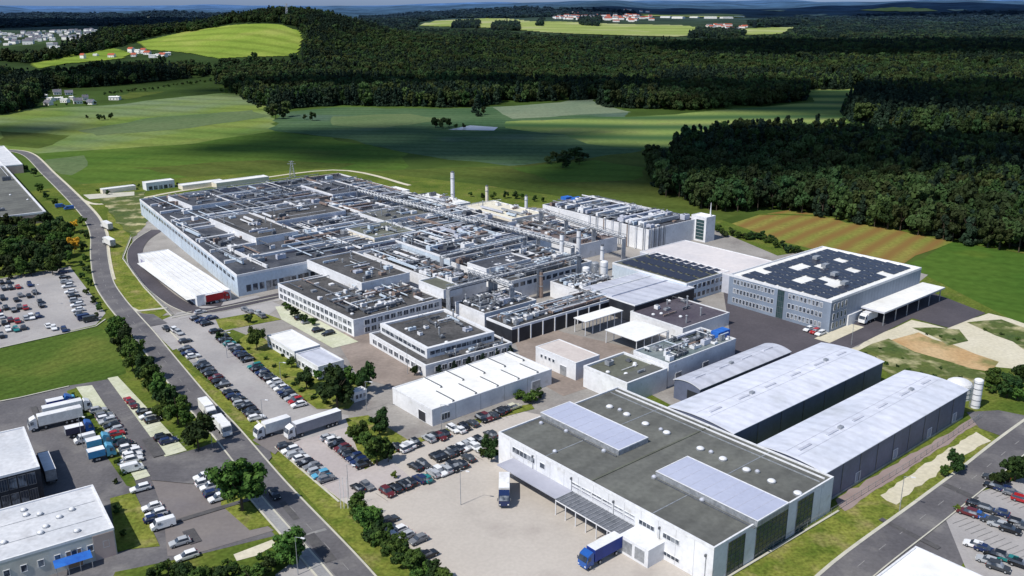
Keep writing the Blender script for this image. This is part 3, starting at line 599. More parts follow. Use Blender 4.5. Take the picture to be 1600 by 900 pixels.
def clutter(b, seed, nduct=10, nunit=14, npipe=8, ndome=8, nsolar=0, area=None, z=None, big=1.0, long=0.5):
    """ducts, air handling units, pipes and domes lying on a roof, each a part of the building"""
    rr = random.Random(seed); z = b.zr + .004 if z is None else z
    a0, a1, b0, b1 = area or (1.2, b.A - 1.2, 1.2 + max(0, b.skew * b.A), b.B - 1.2); W, D = a1 - a0, b1 - b0
    mats = [STEEL, DARKSTEEL, FRAMEW, WHITE, DARKSTEEL, PALEROOF, PALEBLUE, RUST]
    for i in range(nsolar):
        L = rr.uniform(6, 16) * big; w = rr.uniform(1.6, 3.2)
        a = rr.uniform(a0, max(a0 + .1, a1 - w)); c = rr.uniform(b0, max(b0 + .1, b1 - L)); L = min(L, b1 - c)
        m = MB(); hh = 0.35
        q = [b.p3(a, c, z + .1), b.p3(a, c + L, z + .1), b.p3(a + w, c + L, z + hh + .35), b.p3(a + w, c, z + hh + .35)]
        m.face(q, SOLAR); m.face([p - Vector((0, 0, .06)) for p in q[::-1]], DARKSTEEL); 
        for t in (0.1, 0.5, 0.9):
            p = b.p3(a + w - .1, c + L * t, z); m.tube(p, p + Vector((0, 0, hh + .28)), .05, .05, STEEL, 4)
        m.build('solar_panel', b.root)
    for i in range(nduct):
        al = rr.random() < 0.62; L = rr.uniform(.15, long) * (D if al else W); w = rr.uniform(.5, 1.3) * big; h0 = rr.uniform(.3, .9); h1 = h0 + rr.uniform(.5, 1.2) * big
        m = MB(); mt = rr.choice(mats)
        if al:
            a = rr.uniform(a0, a1 - w); c = rr.uniform(b0, b1 - L); b.part('', a, a + w, c, c + L, z + h0, z + h1, mt, mb=m)
            k = max(2, int(L / 6))
            for j in range(k):
                t = c + L * (j + .5) / k; b.part('', a - .05, a + w + .05, t - .1, t + .1, z, z + h0 - .003, DARKSTEEL, mb=m)
                b.part('', a - .06, a + w + .06, t + 1, t + 1.15, z + h0 - .04, z + h1 + .05, STEEL, mb=m)
        else:
            a = rr.uniform(a0, a1 - L); c = rr.uniform(b0, b1 - w); b.part('', a, a + L, c, c + w, z + h0, z + h1, mt, mb=m)
            k = max(2, int(L / 6))
            for j in range(k):
                t = a + L * (j + .5) / k; b.part('', t - .1, t + .1, c - .05, c + w + .05, z, z + h0 - .003, DARKSTEEL, mb=m)
        m.build('duct', b.root)
    for i in range(nunit):
        w = rr.uniform(1.2, 3.4) * big; L = rr.uniform(1.5, 5.0) * big; hh = rr.uniform(1.0, 2.4) * big
        a = rr.uniform(a0, max(a0 + .1, a1 - w)); c = rr.uniform(b0, max(b0 + .1, b1 - L)); m = MB(); mt = rr.choice(mats)
        b.part('', a, a + w, c, c + L, z + .15, z + hh, mt, mb=m); b.part('', a + .2, a + w - .2, c + .2, c + L - .2, z, z + .147, DARKSTEEL, mb=m)
        nf = max(1, int(L / 1.6))
        for j in range(nf):
            p = b.p3(a + w / 2, c + L * (j + .5) / nf, z + hh); m.tube(p, p + Vector((0, 0, .3)), min(.6, w / 3), min(.6, w / 3), rr.choice([DARKSTEEL, STEEL, DARKSTEEL]), 8)
        m.build('ventilation_unit', b.root)
    for i in range(npipe):
        a = rr.uniform(a0, a1); c = rr.uniform(b0, b1); zz = z + rr.uniform(.4, 2.2); r = rr.uniform(.1, .28) * big; m = MB(); mt = rr.choice([STEEL, FRAMEW, STEEL, DARKSTEEL, PALEBLUE])
        if rr.random() < .55:
            e = min(b1, c + rr.uniform(.2, .8) * D); p, q = b.p3(a, c, zz), b.p3(a, e, zz)
        else:
            e = min(a1, a + rr.uniform(.2, .8) * W); p, q = b.p3(a, c, zz), b.p3(e, c, zz)
        m.tube(p, q, r, r, mt, 6)
        k = max(2, int((q - p).length / 5))
        for j in range(k + 1):
            s_ = p.lerp(q, j / k); m.tube((s_.x, s_.y, z), s_, .07, .07, DARKSTEEL, 4)
        m.build('pipe', b.root)
    for i in range(ndome):
        a = rr.uniform(a0, a1); c = rr.uniform(b0, b1); m = MB(); p = b.p3(a, c, z)
        if rr.random() < .5: m.tube(p, p + Vector((0, 0, .3)), .7, .7, STEEL, 8); m.dome((p.x, p.y, p.z + .3), .65, .4, FRAMEW); m.build('skylight_dome', b.root)
        else:
            hh = rr.uniform(1.2, 3.6); m.tube(p, p + Vector((0, 0, hh)), .28, .28, STEEL, 8); m.tube(p + Vector((0, 0, hh + .1)), p + Vector((0, 0, hh + .35)), .5, .15, STEEL, 8); m.build('exhaust_stack', b.root)

# ------------------------------------------------------------------ buildings
def face_sz(b, face, px, py):
    r = ray(px, py)
    if face == 'L': t = b.b0 / (r.x * b.fr.u2.x + r.y * b.fr.u2.y)
    else: t = b.a0 / (r.x * b.fr.u1.x + r.y * b.fr.u1.y)
    z = H + r.z * t; a, c = b.fr.ab(r * t)
    return (a - b.a0 if face == 'L' else c - b.b0), z
def pxwin(b, face, tl, br, **k):
    s0, z1 = face_sz(b, face, *tl); s1, z0 = face_sz(b, face, *br)
    if s0 > s1: s0, s1 = s1, s0
    return b.window(face, s0, s1, max(z0, .1), z1, **k)
def Zm(x, y, ox=760, oy=600, k=2.807): return (ox + x / k, oy + y / k)

# near warehouse
A = Bld('warehouse', 'large near white warehouse with grey flat roof and two long raised skylights', (1116, 856), (779, 672), (1303, 746), 9.0, WHITE, BITUMEN, parapet=0.35)
def skylight(b, N, L, Rr, hh):
    z = b.zr + hh; a0, b0 = b.fr.ab(P(*N, z)); a1 = b.fr.ab(P(*L, z))[0]; b1 = b.fr.ab(P(*Rr, z))[1]
    a0 -= b.a0; a1 -= b.a0; b0 -= b.b0; b1 -= b.b0; m = MB()
    m.prism([b.p3(a0, b0, 0), b.p3(a0, b1, 0), b.p3(a1, b1, 0), b.p3(a1, b0, 0)], b.zr + .01, z, STEEL, LAVENDER)
    o = m.build('skylight', b.root); m = MB()
    for d0, d1 in ((.0, .25), (b1 - b0 - .25, b1 - b0)): b.part('', a0 - .05, a1 + .05, b0 + d0, b0 + d1, z - .2, z + .08, FRAMEW, mb=m)
    b.part('', a0 - .05, a0 + .2, b0 + .26, b1 - .26, z - .2, z + .08, FRAMEW, mb=m); b.part('', a1 - .2, a1 + .05, b0 + .26, b1 - .26, z - .2, z + .08, FRAMEW, mb=m)
    n = int((a1 - a0) / 3)
    for i in range(1, n): t = a0 + (a1 - a0) * i / n; b.part('', t - .04, t + .04, b0 + .26, b1 - .26, z - .05, z + .04, PALEROOF, mb=m)
    m.build('glazing_frame', o)
    b.part('gutter', a0, a1, b0 - .9, b0 - .6, b.zr + .02, b.zr + .25, DARKSTEEL)
skylight(A, Zm(580, 292), Zm(245, 122), Zm(690, 225), 1.4)
skylight(A, Zm(1190, 603), Zm(750, 380), Zm(1305, 510), 1.4)
for i, (x, y) in enumerate([(540, 103), (615, 137), (697, 178), (790, 217), (938, 287), (1037, 332), (1140, 380), (1250, 430), (1365, 483), (240, 175), (350, 210), (735, 412), (945, 513), (585, 117), (765, 203), (985, 302), (1188, 388), (310, 177), (515, 297), (300, 300)]):
    a, b = A.on(*Zm(x, y)); p = A.p3(a, b, A.zr); m = MB(); r = .9 if i < 9 else .5
    m.tube(p, p + Vector((0, 0, .35)), r + .12, r + .12, STEEL, 12); m.dome((p.x, p.y, p.z + .35), r, .4, PALEROOF if i >= 9 else FRAMEW, 12); m.build('skylight_dome', A.root)
a_, b_ = A.on(*Zm(475, 420)); A.part('expansion_joint', a_ - .25, a_ + .25, .5, A.B - .5, A.zr + .004, A.zr + .18, BITUMEN2)
for f in (.25, .75): A.part('roof_seam', A.A * f - .12, A.A * f + .12, .5, A.B - .5, A.zr + .004, A.zr + .06, STEEL)
A.part('ridge_trim', 1, A.A - 1, A.B - 2.2, A.B - 1.9, A.zr + .004, A.zr + .3, FRAMEW)
A.part('ridge_trim', 1, A.A - 1, A.B - 4.2, A.B - 4.0, A.zr + .004, A.zr + .2, STEEL)
pxwin(A, 'L', Zm(115, 272), Zm(213, 352), mull=5)
pxwin(A, 'L', Zm(235, 340), Zm(258, 378), mull=0)
s0, z1 = face_sz(A, 'L', *Zm(372, 425)); s1, z0 = face_sz(A, 'L', *Zm(652, 605)); n = 6
for i in range(n):
    t0 = s1 + (s0 - s1) * i / n; t1 = s1 + (s0 - s1) * (i + 1) / n
    A.window('L', t0 + .15, t1 - .15, z0, (z0 + z1) / 2 - .15, mull=0, glass=mat('grey_blind', (0.30, 0.31, 0.37))); A.window('L', t0 + .15, t1 - .15, (z0 + z1) / 2 + .1, z1, mull=1)
for tl, br in (((670, 590), (737, 650)), ((668, 670), (737, 728)), ((775, 648), (846, 712)), ((775, 728), (846, 788))): pxwin(A, 'L', Zm(*tl), Zm(*br), mull=3)
for tl, br in (((1062, 684), (1122, 812)), ((1187, 610), (1305, 725)), ((1367, 506), (1417, 640))):
    s0, z1 = face_sz(A, 'R', *Zm(*tl)); s1, z0 = face_sz(A, 'R', *Zm(*br))
    A.window('R', s0, s1, .15, 8.2, GREENGLASS, mull=max(2, int((s1 - s0) / 1.6)), trans=6, fm=DARKSTEEL)
for i in range(1, 14):
    m = MB(); A.facebox(m, 'L', A.A * i / 14 - .04, A.A * i / 14 + .04, .05, 8.6, 0, .03, mat('wall_joint', (0.5, 0.51, 0.54))); m.build('wall_joint', A.root)
for i in range(1, 9):
    m = MB(); A.facebox(m, 'R', A.B * i / 9 - .04, A.B * i / 9 + .04, .05, 8.6, 0, .03, mat('wall_joint', (0.5, 0.51, 0.54))); m.build('wall_joint', A.root)
for x, y in ((205, 312), (375, 408), (560, 510), (762, 625), (965, 745)):
    s, z = face_sz(A, 'L', *Zm(x, y)); m = MB(); A.facebox(m, 'L', s - .15, s + .15, z - .5, z, 0, .5, DARKSTEEL); A.facebox(m, 'L', s - .08, s + .08, .1, z - .5, .03, .15, STEEL); m.build('drain_pipe', A.root)
# dock canopies along the front
can = empty('dock_canopy', A.p3(A.A * .5, -3, 0)); tag(can, 'long dock canopy on slim white posts along the front of the warehouse', 'canopy')
sA = A.fr.ab(P(*Zm(60, 350), 4.0))[0] - A.a0; sB = A.fr.ab(P(*Zm(330, 495), 4.0))[0] - A.a0; sC = A.fr.ab(P(*Zm(600, 655), 4.0))[0] - A.a0
CANS = mat('canopy_sheet', (0.34, 0.35, 0.42), (0.40, 0.41, 0.48), .2)
m = MB(); A.part('', sB, min(sA, A.A), -5.2, -.06, 3.9, 4.15, CANS, mb=m); m.build('canopy_roof', can)
m = MB(); A.part('', sC, sB - .02, -5.4, -.06, 4.0, 4.08, mat('canopy_glass', (0.10, 0.11, 0.13), (0.16, 0.17, 0.2), .6, .2), mb=m); m.build('glass_roof', can)
n = 16
for i in range(n + 1):
    t = sC + (sB - sC) * i / n; m = MB(); A.part('', t - .07, t + .07, -5.5, -.06, 4.083, 4.2, STEEL, mb=m); m.build('rafter', can)
for i in range(7):
    t = sC + (sB - sC) * i / 6; m = MB(); p = A.p3(t, -5.3, 0); m.tube(p, p + Vector((0, 0, 3.98)), .13, .13, FRAMEW, 6); m.build('post', can)
m = MB(); A.part('', sC, sB, -5.5, -5.42, 3.75, 4.0, FRAMEW, mb=m); m.build('edge_beam', can)
for i in range(12):
    t = sC + 1.5 + (min(sA, A.A) - sC - 3) * i / 11; A.window('L', t, t + 2.6, .9, 3.6, DARKWALL, frame=True, name='dock_door')
A.part('loading_bay', sC - 8, sC - .05, -5.0, -.01, 0, 4.3, WHITE)
for k_ in range(2): 
    m = MB(); A.facebox(m, 'L', sC - 7 + 3.4 * k_, sC - 4.4 + 3.4 * k_, .8, 3.6, 5.0, 5.06, STEEL); m.build('dock_door', A.root)

def arch_hall(name, label, N, L, Rr, he, rise, wall, roof, flashing=True, seg=14):
    b = Bld(name, label, N, L, Rr, he, wall, roof, flat=False)
    def prof(t): return he + rise * (1 - (2 * t - 1) ** 2)
    m = MB(); pts = [(i / seg) for i in range(seg + 1)]
    for i in range(seg):
        t0, t1 = pts[i], pts[i + 1]; a0, a1 = -0.3 + t0 * (b.A + .6), -0.3 + t1 * (b.A + .6)
        m.face([b.p3(a0, -.3, prof(t0)), b.p3(a0, b.B + .3, prof(t0)), b.p3(a1, b.B + .3, prof(t1)), b.p3(a1, -.3, prof(t1))], roof)
        m.face([b.p3(a1, -.3, prof(t1) - .18), b.p3(a1, b.B + .3, prof(t1) - .18), b.p3(a0, b.B + .3, prof(t0) - .18), b.p3(a0, -.3, prof(t0) - .18)], roof)
        m.face([b.p3(a0, -.3, prof(t0) - .18), b.p3(a0, -.3, prof(t0)), b.p3(a1, -.3, prof(t1)), b.p3(a1, -.3, prof(t1) - .18)], FRAMEW)
    m.face([b.p3(-.3, -.3, he - .18), b.p3(-.3, b.B + .3, he - .18), b.p3(-.3, b.B + .3, he), b.p3(-.3, -.3, he)], FRAMEW)
    m.build('roof', b.root)
    m = MB()
    for e in (0, b.B):
        poly = [b.p3(t * b.A, e, prof(t) - .2) for t in pts]; poly = [b.p3(0, e, 0)] + poly + [b.p3(b.A, e, 0)]
        m.face(poly if e == 0 else poly[::-1], wall)
    m.face([b.p3(0, 0, 0), b.p3(0, b.B, 0), b.p3(0, b.B, he - .19), b.p3(0, 0, he - .19)], wall)
    m.face([b.p3(b.A, b.B, 0), b.p3(b.A, 0, 0), b.p3(b.A, 0, he - .19), b.p3(b.A, b.B, he - .19)], wall)
    m.build('wall', b.root)
    # ridge vents and faint seams
    nv = int(b.B / 11)
    for i in range(nv):
        t = (i + .5) / nv * b.B; m = MB(); zz = prof(.5)
        b.part('', b.A * .5 - .35, b.A * .5 + .35, t - 2.4, t + 2.4, zz - .1, zz + .22, PALEROOF, mb=m); m.build('ridge_vent', b.root)
        if i % 3 == 1:
            m = MB(); b.part('', b.A * .5 - .5, b.A * .5 + .5, t + 3, t + 4.4, zz - .1, zz + .6, STEEL, mb=m); m.build('ventilator', b.root)
    for f in (.42, .6): 
        m = MB(); zz = prof(f); b.part('', b.A * f, b.A * f + .12, 1, b.B - 1, zz - .1, zz + .05, PALEROOF, mb=m); m.build('roof_seam', b.root)
    return b
H2 = arch_hall('arched_hall', 'long white barrel-roofed hall with slate side wall, nearest the right road', (1289, 739), (1184, 687), (1512, 617), 8.6, .9, HALLWALL, HALLROOF)
H1 = arch_hall('arched_hall', 'long white barrel-roofed hall standing between two other arched halls', (1146, 677), (1046, 633), (1380, 573), 8.3, .9, HALLWALL, HALLROOF)
H0 = arch_hall('arched_hall', 'small grey barrel-roofed hall with a dark open door in its gable', (1094, 608), (1054, 588), (1235, 549), 6, 1.0, HALLWALL, PALEROOF)
for b_, n in ((H2, 9), (H1, 7), (H0, 4)):
    for i in range(1, n):
        m = MB(); b_.facebox(m, 'R', b_.B * i / n - .12, b_.B * i / n + .12, .1, b_.h - .4, .005, .1, DARKSTEEL); m.build('wall_post', b_.root)
m = MB(); H2.facebox(m, 'R', .5, H2.B - .5, .02, .7, .005, .12, STEEL); m.build('plinth', H2.root)
for t in (.2, .45, .7, .9): H2.window('R', H2.B * t, H2.B * t + 2.2, .8, 3.4, mat('grey_door', (0.30, 0.33, 0.42)), name='door')
m = MB(); H0.facebox(m, 'L', .8, 4.4, .02, 4.4, .01, .12, DARKWALL); m.build('door', H0.root)

# right hand office and hall with solar roof
C_ = Bld('office_building', 'grey three-storey office building with solar panels on its flat roof', (1300, 470), (1140, 428), (1440, 421), 12, GREYWALL, WHITEROOF, parapet=.6)
for z0 in (1.4, 5.0, 8.6):
    C_.winrow('L', 9, 3, C_.A * .40, z0, z0 + 1.9, frame=True); C_.winrow('L', 12, C_.A * .53, C_.A - 2, z0, z0 + 1.9, frame=True)
C_.window('L', C_.A * .435, C_.A * .50, .3, 11, GREENGLASS, mull=3, trans=4, fm=DARKSTEEL)
for z0 in (1.2, 4.5, 8.0): C_.winrow('R', 4, 1.0, 11, z0, z0 + 2.4, GREENGLASS and .45, glass=GREENGLASS, frame=True)
rr = random.Random(3)
for i in range(7):
    for j in range(13):
        if (i, j) in ((1, 3), (1, 4), (2, 8), (3, 2), (3, 3), (4, 10), (5, 5), (5, 6), (2, 4), (4, 7), (0, 9), (6, 2)): continue
        a0 = 3 + (C_.A - 6) * i / 7; b0 = 2 + (C_.B - 4) * j / 13; a1 = a0 + (C_.A - 6) / 7 * .86; b1 = b0 + (C_.B - 4) / 13 * .90
        m = MB(); z = C_.zr; q = [C_.p3(a0, b0, z + .25), C_.p3(a0, b1, z + .25), C_.p3(a1, b1, z + .6), C_.p3(a1, b0, z + .6)]
        m.face(q, SOLAR); m.face([p - Vector((0, 0, .08)) for p in q[::-1]], STEEL); C_.part('', a0 + .3, a1 - .3, b0 + .2, b0 + .35, z + .004, z + .22, STEEL, mb=m); m.build('solar_panel', C_.root)
for i in range(4): C_.part('ventilation_unit', C_.A * (.15 + .2 * i), C_.A * (.15 + .2 * i) + 2, C_.B * (.3 + .12 * i), C_.B * (.3 + .12 * i) + 3, C_.zr + .65, C_.zr + 1.9, STEEL)
sx0 = C_.fr.ab(P(1350, 482, 5))[1] - C_.b0
cz = empty('dock_canopy', C_.p3(-4, C_.B * .7, 0)); tag(cz, 'flat white canopy over the loading side of the solar-roofed office building', 'canopy')
m = MB(); C_.part('', -9, -.05, sx0, C_.B + 2.5, 4.9, 5.5, PALEROOF, top=WHITEROOF, mb=m); m.build('canopy_roof', cz)
for i in range(6):
    t = sx0 + 1 + (C_.B - sx0 - 1) * i / 5; p = C_.p3(-8.5, t, 0); m = MB(); m.tube(p, p + Vector((0, 0, 4.9)), .2, .2, STEEL, 6); m.build('post', cz)
for i in range(8): C_.window('R', sx0 + 2 + i * (C_.B - sx0 - 4) / 8, sx0 + 2 + (i + .7) * (C_.B - sx0 - 4) / 8, .8, 4.2, DARKWALL, name='dock_door')
m = MB(); C_.facebox(m, 'R', 11.5, sx0 + .5, .02, 4.2, .01, .6, WHITE); m.build('lobby', C_.root)
sheet('concrete_ramp', [(1272, 530), (1296, 537), (1350, 512), (1322, 505)], Z3, PALESAND)

# white low building with slotted roof
W = Bld('workshop', 'low bright white workshop with dark slots across its roof', (675, 640), (613, 609), (862, 588), 5.2, WHITE, WHITEROOF, parapet=.2)
for f in (.17, .35, .53, .71, .88):
    for g0, g1 in ((.03, .46), (.54, .97)):
        b0 = W.B * (f + (.07 if g0 > .4 else 0)); o = W.part('roof_light', W.A * g0, W.A * g1, b0, b0 + .55, W.zr + .003, W.zr + .5, DARKSTEEL)
        W.part('upstand', W.A * g0, W.A * g1, b0 - .35, b0 - .02, W.zr + .003, W.zr + .55, WHITEROOF)
for i in range(4): m = MB(); W.facebox(m, 'R', W.B * (i + .9) / 5, W.B * (i + .9) / 5 + .1, .05, 4.9, 0, .04, STEEL); m.build('wall_joint', W.root)
W.window('L', 3, 6.5, .1, 3.2, DARKWALL, name='door'); W.window('R', 3, 6, 1, 3, mull=2); W.window('R', W.B - 8, W.B - 4.5, .1, 3.2, STEEL, name='door')

# office wing with storeys of windows and a block on its roof
E1 = Bld('office_wing', 'white two-storey office wing with brown-grey roof and tall box on top', (552, 500), (434, 449), (690, 469), 6.4, WHITE, DARKROOF, parapet=.5)
for z0 in (.8, 3.5):
    E1.winrow('L', 17, 1, E1.A - 1, z0, z0 + 1.9, .22, frame=True, mull=1); E1.winrow('R', 12, 4, E1.B - 1, z0, z0 + 1.9, .2, frame=True, mull=1)
M_a0 = MAIN.ab(P(370, 430, 9))[0]
G_ = Bld('', '', (565, 442), (500, 421), (640, 426), 9.8, WHITE, DARKROOF, root=E1.root, z0=5.9, a1=M_a0 - .05)
G2 = Bld('', '', (693, 453), (654, 437), (722, 443), 9.4, WHITE, BITUMEN2, root=E1.root, z0=5.9)
clutter(E1, 11, nduct=12, nunit=20, npipe=14, ndome=22, area=(2, E1.A * .55, 3, E1.B - 2), big=.8)
clutter(G_, 12, nduct=3, nunit=6, npipe=5, ndome=8, big=.7)
E2 = Bld('office_building', 'white low office building with stepped dark roof and a row of small conical trees', (665, 571), (577, 514), (800, 526), 4.0, WHITE, DARKROOF, fr=Fr(-37), parapet=.5, pw=.5)
E2b = Bld('', '', (667, 545), (594, 507), (772, 513), 6.9, WHITE, DARKROOF, fr=Fr(-37), root=E2.root, z0=3.5, parapet=.7, pw=1.2)
E2.winrow('R', 11, 3, E2.B - 2, 1.0, 2.8, .25, frame=True, mull=1); E2.winrow('L', 9, 2, E2.A - 2, 1.0, 2.8, .25, frame=True, mull=1)
E2b.winrow('R', 12, 1, E2b.B - 1, 4.5, 5.7, .12, frame=False); E2b.winrow('L', 10, 1, E2b.A - 1, 4.5, 5.7, .12, frame=False)
clutter(E2b, 13, nduct=5, nunit=6, npipe=4, ndome=6, big=.6, long=.3)
clutter(E2, 14, nduct=3, nunit=6, npipe=2, ndome=4, area=(.8, 5.5, 8, E2.B - 2), big=.5, long=.2)

# big main factory hall
M_ = Bld('factory_hall', 'huge main factory hall covered in ducts and pipes, at the left of the plant', (370, 430), (218, 311), (520, 268), 9, PALEBLUE, BLUEROOF, far='LR', skew=True, parapet=.7, parmat=WHITE)
mb_ = [Bld('', '', (400, 372), (327, 352), (466, 361), 11.5, WHITE, DARKROOF, root=M_.root, z0=8.3), Bld('', '', (430, 346), (395, 336), (540, 328), 12, PALEROOF, DARKROOF, root=M_.root, z0=8.3),
       Bld('', '', (600, 345), (560, 333), (680, 330), 11, WHITE, BITUMEN, root=M_.root, z0=8.3), Bld('', '', (585, 372), (540, 360), (650, 360), 11, CREAM, BITUMEN2, root=M_.root, z0=8.3),
       Bld('', '', (300, 322), (262, 309), (360, 313), 11, WHITE, BLUEROOF, root=M_.root, z0=8.3), Bld('', '', (520, 304), (470, 292), (575, 297), 11, PALEROOF, BLUEROOF, root=M_.root, z0=8.3)]
for f in (.12, .24, .37, .50, .63, .76, .88):
    M_.part('roof_step', M_.A * f, M_.A * f + .8, 1.5 + M_.skew * M_.A * f, M_.B - 1, M_.zr + .004, M_.zr + 1.2, WHITE)
    M_.part('walkway', M_.A * f + 4, M_.A * f + 5, 3 + M_.skew * M_.A * f, M_.B * .8, M_.zr + .3, M_.zr + .4, STEEL)
clutter(M_, 21, nduct=88, nunit=84, npipe=64, ndome=50, nsolar=56, big=1.02, long=.38)
clutter(M_, 121, nduct=6, nunit=14, npipe=6, ndome=9, nsolar=4, big=1.1, long=.5, area=(2, M_.A * .6, 1.2 + M_.skew * M_.A * .6, 14))
clutter(M_, 122, nduct=4, nunit=0, npipe=4, ndome=0, area=(2, M_.A * .3, 1.2 + M_.skew * M_.A * .3, 10))
for i, b_ in enumerate(mb_): clutter(b_, 40 + i, nduct=5, nunit=5, npipe=4, ndome=4, big=.8)
M_.winrow('R', 22, 3, M_.B * .45, 1.5, 4.2, .3, frame=False); M_.winrow('R', 4, 10, 40, .2, 4.4, .5, frame=False, glass=STEEL, name='gate')
M_.winrow('L', 30, 3, M_.A - 3, 5.6, 7.0, .3, frame=False)
for i in range(1, 24):
    m = MB(); M_.facebox(m, 'L', M_.A * i / 24 - .1, M_.A * i / 24 + .1, .1, 8.2, 0, .1, WHITE); m.build('wall_post', M_.root)

def fine_clutter(b, seed, ntray, nhatch):
    r_ = random.Random(seed); z = b.zr + .004; sk = max(0, b.skew)
    for i in range(ntray):
        w = r_.uniform(.25, .6); h0 = r_.uniform(.2, 1.6); mt = r_.choice([STEEL, FRAMEW, DARKSTEEL, DARKSTEEL, RUST, PALEBLUE]); m = MB()
        if r_.random() < .6:
            a = r_.uniform(2, b.A - 3); lo = 1.5 + sk * (a + 1); c = r_.uniform(lo, b.B * .85); L = min(r_.uniform(8, 40), b.B - 1.5 - c); b.part('', a, a + w, c, c + L, z + h0, z + h0 + .3, mt, mb=m)
            for t in range(max(2, int(L / 6))): b.part('', a + .03, a + .13, c + 1 + t * 6 % max(1, L - 1.2), c + 1.1 + t * 6 % max(1, L - 1.2), z, z + h0 - .002, DARKSTEEL, mb=m)
        else:
            a = r_.uniform(2, b.A * .8); L = min(r_.uniform(6, 24), b.A - 2 - a); c = r_.uniform(1.5 + sk * (a + L), b.B - 2); b.part('', a, a + L, c, c + w, z + h0, z + h0 + .3, mt, mb=m)
            b.part('', a + .5, a + .6, c + .03, c + .13, z, z + h0 - .002, DARKSTEEL, mb=m); b.part('', a + L - .6, a + L - .5, c + .03, c + .13, z, z + h0 - .002, DARKSTEEL, mb=m)
        m.build('cable_tray', b.root)
    for i in range(nhatch):
        w = r_.uniform(.6, 1.8); l = r_.uniform(.6, 2.4); a = r_.uniform(2, b.A - 4); c = r_.uniform(1.5 + sk * (a + 2), b.B - 4)
        b.part('roof_hatch', a, a + w, c, c + l, z, z + r_.uniform(.5, 1.6), r_.choice([FRAMEW, WHITE, STEEL, DARKSTEEL, DARKSTEEL, RUST]))
fine_clutter(M_, 71, 98, 98)
LW = Bld('storage_building', 'long low white storage building beside the inner yard road, left of the main hall', (307, 462), (217, 396), (360, 447), 4.5, WHITE, WHITEROOF, parapet=.25, fr=Fr(-37.3), far='L')
for i in range(1, 6): LW.part('roof_seam', 1, LW.A - 1, LW.B * i / 6, LW.B * i / 6 + .15, LW.zr + .004, LW.zr + .15, PALEROOF)
LW.winrow('L', 16, 3, LW.A - 3, 1.2, 3.0, .35, frame=False, glass=mat('lilac_shutter', (0.35, 0.34, 0.5)), name='shutter'); LW.window('R', 3, 7, .1, 3.6, DARKWALL, name='gate')
LW.part('side_shelter', 2, LW.A - 10, -3.2, -.06, 2.7, 2.9, WHITEROOF)

K_ = Bld('factory_hall', 'dark-roofed factory hall with crossing pipe runs, right of the main hall', (703, 404), (740, 345), (862, 378), 9.5, PALEBLUE, BLUEROOF, far='L', parapet=.6, parmat=WHITE)
clutter(K_, 22, nduct=26, nunit=40, npipe=40, ndome=18, nsolar=30, big=1.1)
K1 = Bld('factory_hall', 'factory hall with light roof edges in the middle of the plant, behind the stepped office', (795, 440), (703, 407), (925, 402), 8, WHITE, DARKROOF, parapet=.6)
clutter(K1, 23, nduct=22, nunit=34, npipe=40, ndome=26, nsolar=10, big=1.0)
K1.winrow('R', 12, 2, K1.B - 2, 5, 6.6, .3, frame=False)
K1b = Bld('', '', (760, 420), (730, 410), (830, 405), 10, WHITE, BLUEROOF, root=K1.root, z0=7.5)
J1 = Bld('production_block', 'low white production block with pipes, between office wing and dark loading front', (757, 490), (706, 468), (838, 463), 6.5, WHITE, DARKROOF, parapet=.5, a1=252)
clutter(J1, 24, nduct=18, nunit=26, npipe=30, ndome=20, big=.9); J1.winrow('R', 8, 2, J1.B - 2, 2.5, 4.4, .3, frame=False)
J_ = Bld('production_block', 'dark flat-roofed production block with open black loading front', (800, 512), (760, 497), (962, 468), 6, DARKWALL, DARKROOF, parapet=.6, parmat=WHITE)
clutter(J_, 25, nduct=16, nunit=26, npipe=26, ndome=16, big=.8)
for i in range(9): m = MB(); J_.facebox(m, 'R', J_.B * (i + .5) / 9 - .2, J_.B * (i + .5) / 9 + .2, .1, 5.3, .0, .3, WHITE); m.build('column', J_.root)
FB = Bld('production_block', 'crowded production block between the office wing and the pipe-covered hall', (708, 448), (645, 424), (760, 432), 8, WHITE, DARKROOF, parapet=.5, a1=M_a0 - .1)
clutter(FB, 35, nduct=16, nunit=26, npipe=24, ndome=20, big=.9)
X1 = Bld('factory_hall', 'brown-roofed low hall behind the crossing pipe runs', (905, 383), (790, 345), (965, 363), 7, WHITE, mat('brown_roof', (0.13, 0.10, 0.10), (0.2, 0.17, 0.17), .1, fine=(1, .2)), parapet=.5)
clutter(X1, 26, nduct=12, nunit=16, npipe=22, ndome=10, big=1.0)
X2 = Bld('factory_hall', 'narrow pale hall behind the main hall with pipe bridge', (700, 345), (590, 306), (735, 333), 8, PALEROOF, PALEROOF, parapet=.5)
clutter(X2, 27, nduct=12, nunit=22, npipe=16, ndome=10, big=1.0)
Pp = Bld('process_building', 'process building crowded with tanks and white exhaust columns in the plant centre', (905, 454), (860, 425), (965, 412), 6.5, WHITE, DARKROOF, parapet=.4)
clutter(Pp, 28, nduct=14, nunit=24, npipe=30, ndome=40, big=.9)
S_ = Bld('factory_hall', 'hall with plain lilac-grey metal roof, below the process building', (992, 477), (908, 447), (1085, 437), 7, DARKWALL, PALEROOF, parapet=.15)
S_.part('roof_step', S_.A * .45, S_.A * .45 + .4, 1, S_.B - 1, S_.zr + .004, S_.zr + .5, PALEROOF); S_.part('roof_step', S_.A * .75, S_.A * .75 + .3, 1, S_.B - 1, S_.zr + .004, S_.zr + .4, WHITEROOF)
T_ = Bld('factory_hall', 'hall with strips of solar panels on dark roof and windowed end', (1073, 443), (957, 396), (1140, 427), 8, PALEBLUE, BITUMEN2, parapet=.5)
